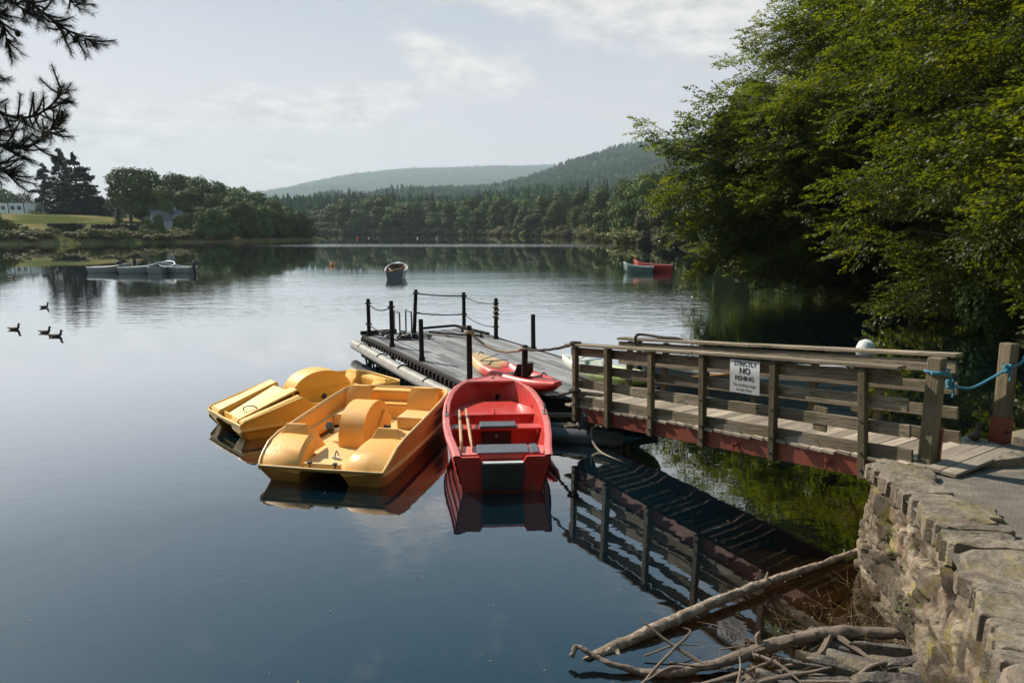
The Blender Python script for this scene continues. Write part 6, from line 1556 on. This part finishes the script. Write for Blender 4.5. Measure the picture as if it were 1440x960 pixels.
house_block('small pinkish building half hidden behind the dark oaks', 199, 214, 3.4, 2.6, 3, R(-10), mat('pink_render', (.42, .30, .22), .8, var=.1), [(.0, 1.3, 1.0, .9)], 'flat')
x_, y_ = (455-720)/1000*470*1.012, 470; g_ = 7.5; t = thing('house', 'tiny white house across the water right of the wooded point', 'house', (x_, y_, g_), R(15)); b = MB(); b.box((0, 0, 1.5), (7, 5, 3)); b.build('wall', M['white'], t); b = MB(); b.prism([(-3.8, -2.8, 3), (-3.8, 2.8, 3), (-3.8, 0, 4.8)], (7.6, 0, 0)); b.build('roof', M['slate'], t)
def hedge(label, px0, px1, d, h, dep, seed):
    x0, x1 = (px0-720)/1000*d*1.012, (px1-720)/1000*d*1.012; g = hgt(left_h, (x0+x1)/2, d); rg = np.random.default_rng(seed); n = int(9000*(x1-x0)/9)
    p = rg.random((n, 3)); side = rg.integers(0, 3, n); p[side == 0, 2] = 1; p[side == 1, 1] = 0; p[side == 2, 1] = rg.choice([0, 1], (side == 2).sum())
    C = np.stack([x0+(x1-x0)*p[:, 0], d+dep*p[:, 1], g-.2+(h+.2)*p[:, 2]], 1)+rg.normal(size=(n, 3))*.06
    v, f = quads(C, rg.normal(size=C.shape)*.6+np.array([0, -.4, .7]), .16, rg); o = npmesh('hedge', v, f, M['hedgeleaf']); b = MB()
    return tag(o, label, 'hedge', 'clipped hedges on the lawn')
M['hedgeleaf'] = leafmat('clipped_hedge_leaves', [(.016, .028, .014), (.028, .045, .018), (.045, .065, .022)], .12, .6, 1.)
hedge('short dark clipped hedge in the middle of the lawn', 82, 131, 172, 1.95, 1.6, 1)
hedge('long dark clipped hedge running towards the cottage', 143, 204, 181, 1.5, 1.6, 2)
hedge('low hedge in front of the cottage', 206, 258, 186, 1.0, 1.4, 3)
x_, y_ = (70-720)/1000*215*1.012, 215; t = thing('flower_bed', 'dark round planted bed on the lawn in front of the flats', 'flower bed', (x_, y_, hgt(left_h, x_, y_))); b = MB(); b.lathe([(2.6, -.1), (2.6, .25), (1.6, .5), (.3, .7)], (0, 0, 0), 16); b.build('soil', M['woodfloor'], t)
rg = np.random.default_rng(8); c = rg.normal(size=(300, 3))*np.array([1.2, 1.0, .3])+np.array([0, 0, .7]); v, f = quads(c, rg.normal(size=c.shape)+np.array([0, 0, .6]), .15, rg); npmesh('plants', v, f, M['bushleaf'], t)
# rough grass along the left shore
rg = np.random.default_rng(10); pts = []
while len(pts) < 9000:
    a = rg.uniform(-.74, -.30); dd = rg.uniform(140, 225)
    pts += [(a*1.012*dd, dd)] if True else []
    if len(pts) % 9000 == 0: break
P = np.array(pts); sdv = sdist(LEFT, P[:, 0], P[:, 1]); P = P[(sdv > .2) & (sdv < 9) & (P[:, 0]/P[:, 1] < -.43)]; z = left_h(P[:, 0], P[:, 1])
C = np.stack([P[:, 0], P[:, 1], z+.3*rg.random(len(P))], 1); v, f = quads(C, rg.normal(size=C.shape)+np.array([0, -.6, .3]), .38, rg, .4)
tag(npmesh('shore_grass', v, f, leafmat('rough_shore_grass', [(.07, .075, .025), (.12, .115, .04), (.18, .15, .06)], .25, .7, .05)), kind='stuff')
# lettering becomes real mesh so that it stands as an object of its own
dg = bpy.context.evaluated_depsgraph_get()
for o in [o for o in COL.objects if o.type == 'FONT']:
    me = bpy.data.meshes.new_from_object(o.evaluated_get(dg), depsgraph=dg)
    nm = o.name; par, mw = o.parent, (o.location.copy(), o.rotation_euler.copy(), o.scale.copy())
    bpy.data.objects.remove(o)
    n_ = bpy.data.objects.new('lettering', me); COL.objects.link(n_); n_.parent = par; n_.location, n_.rotation_euler, n_.scale = mw
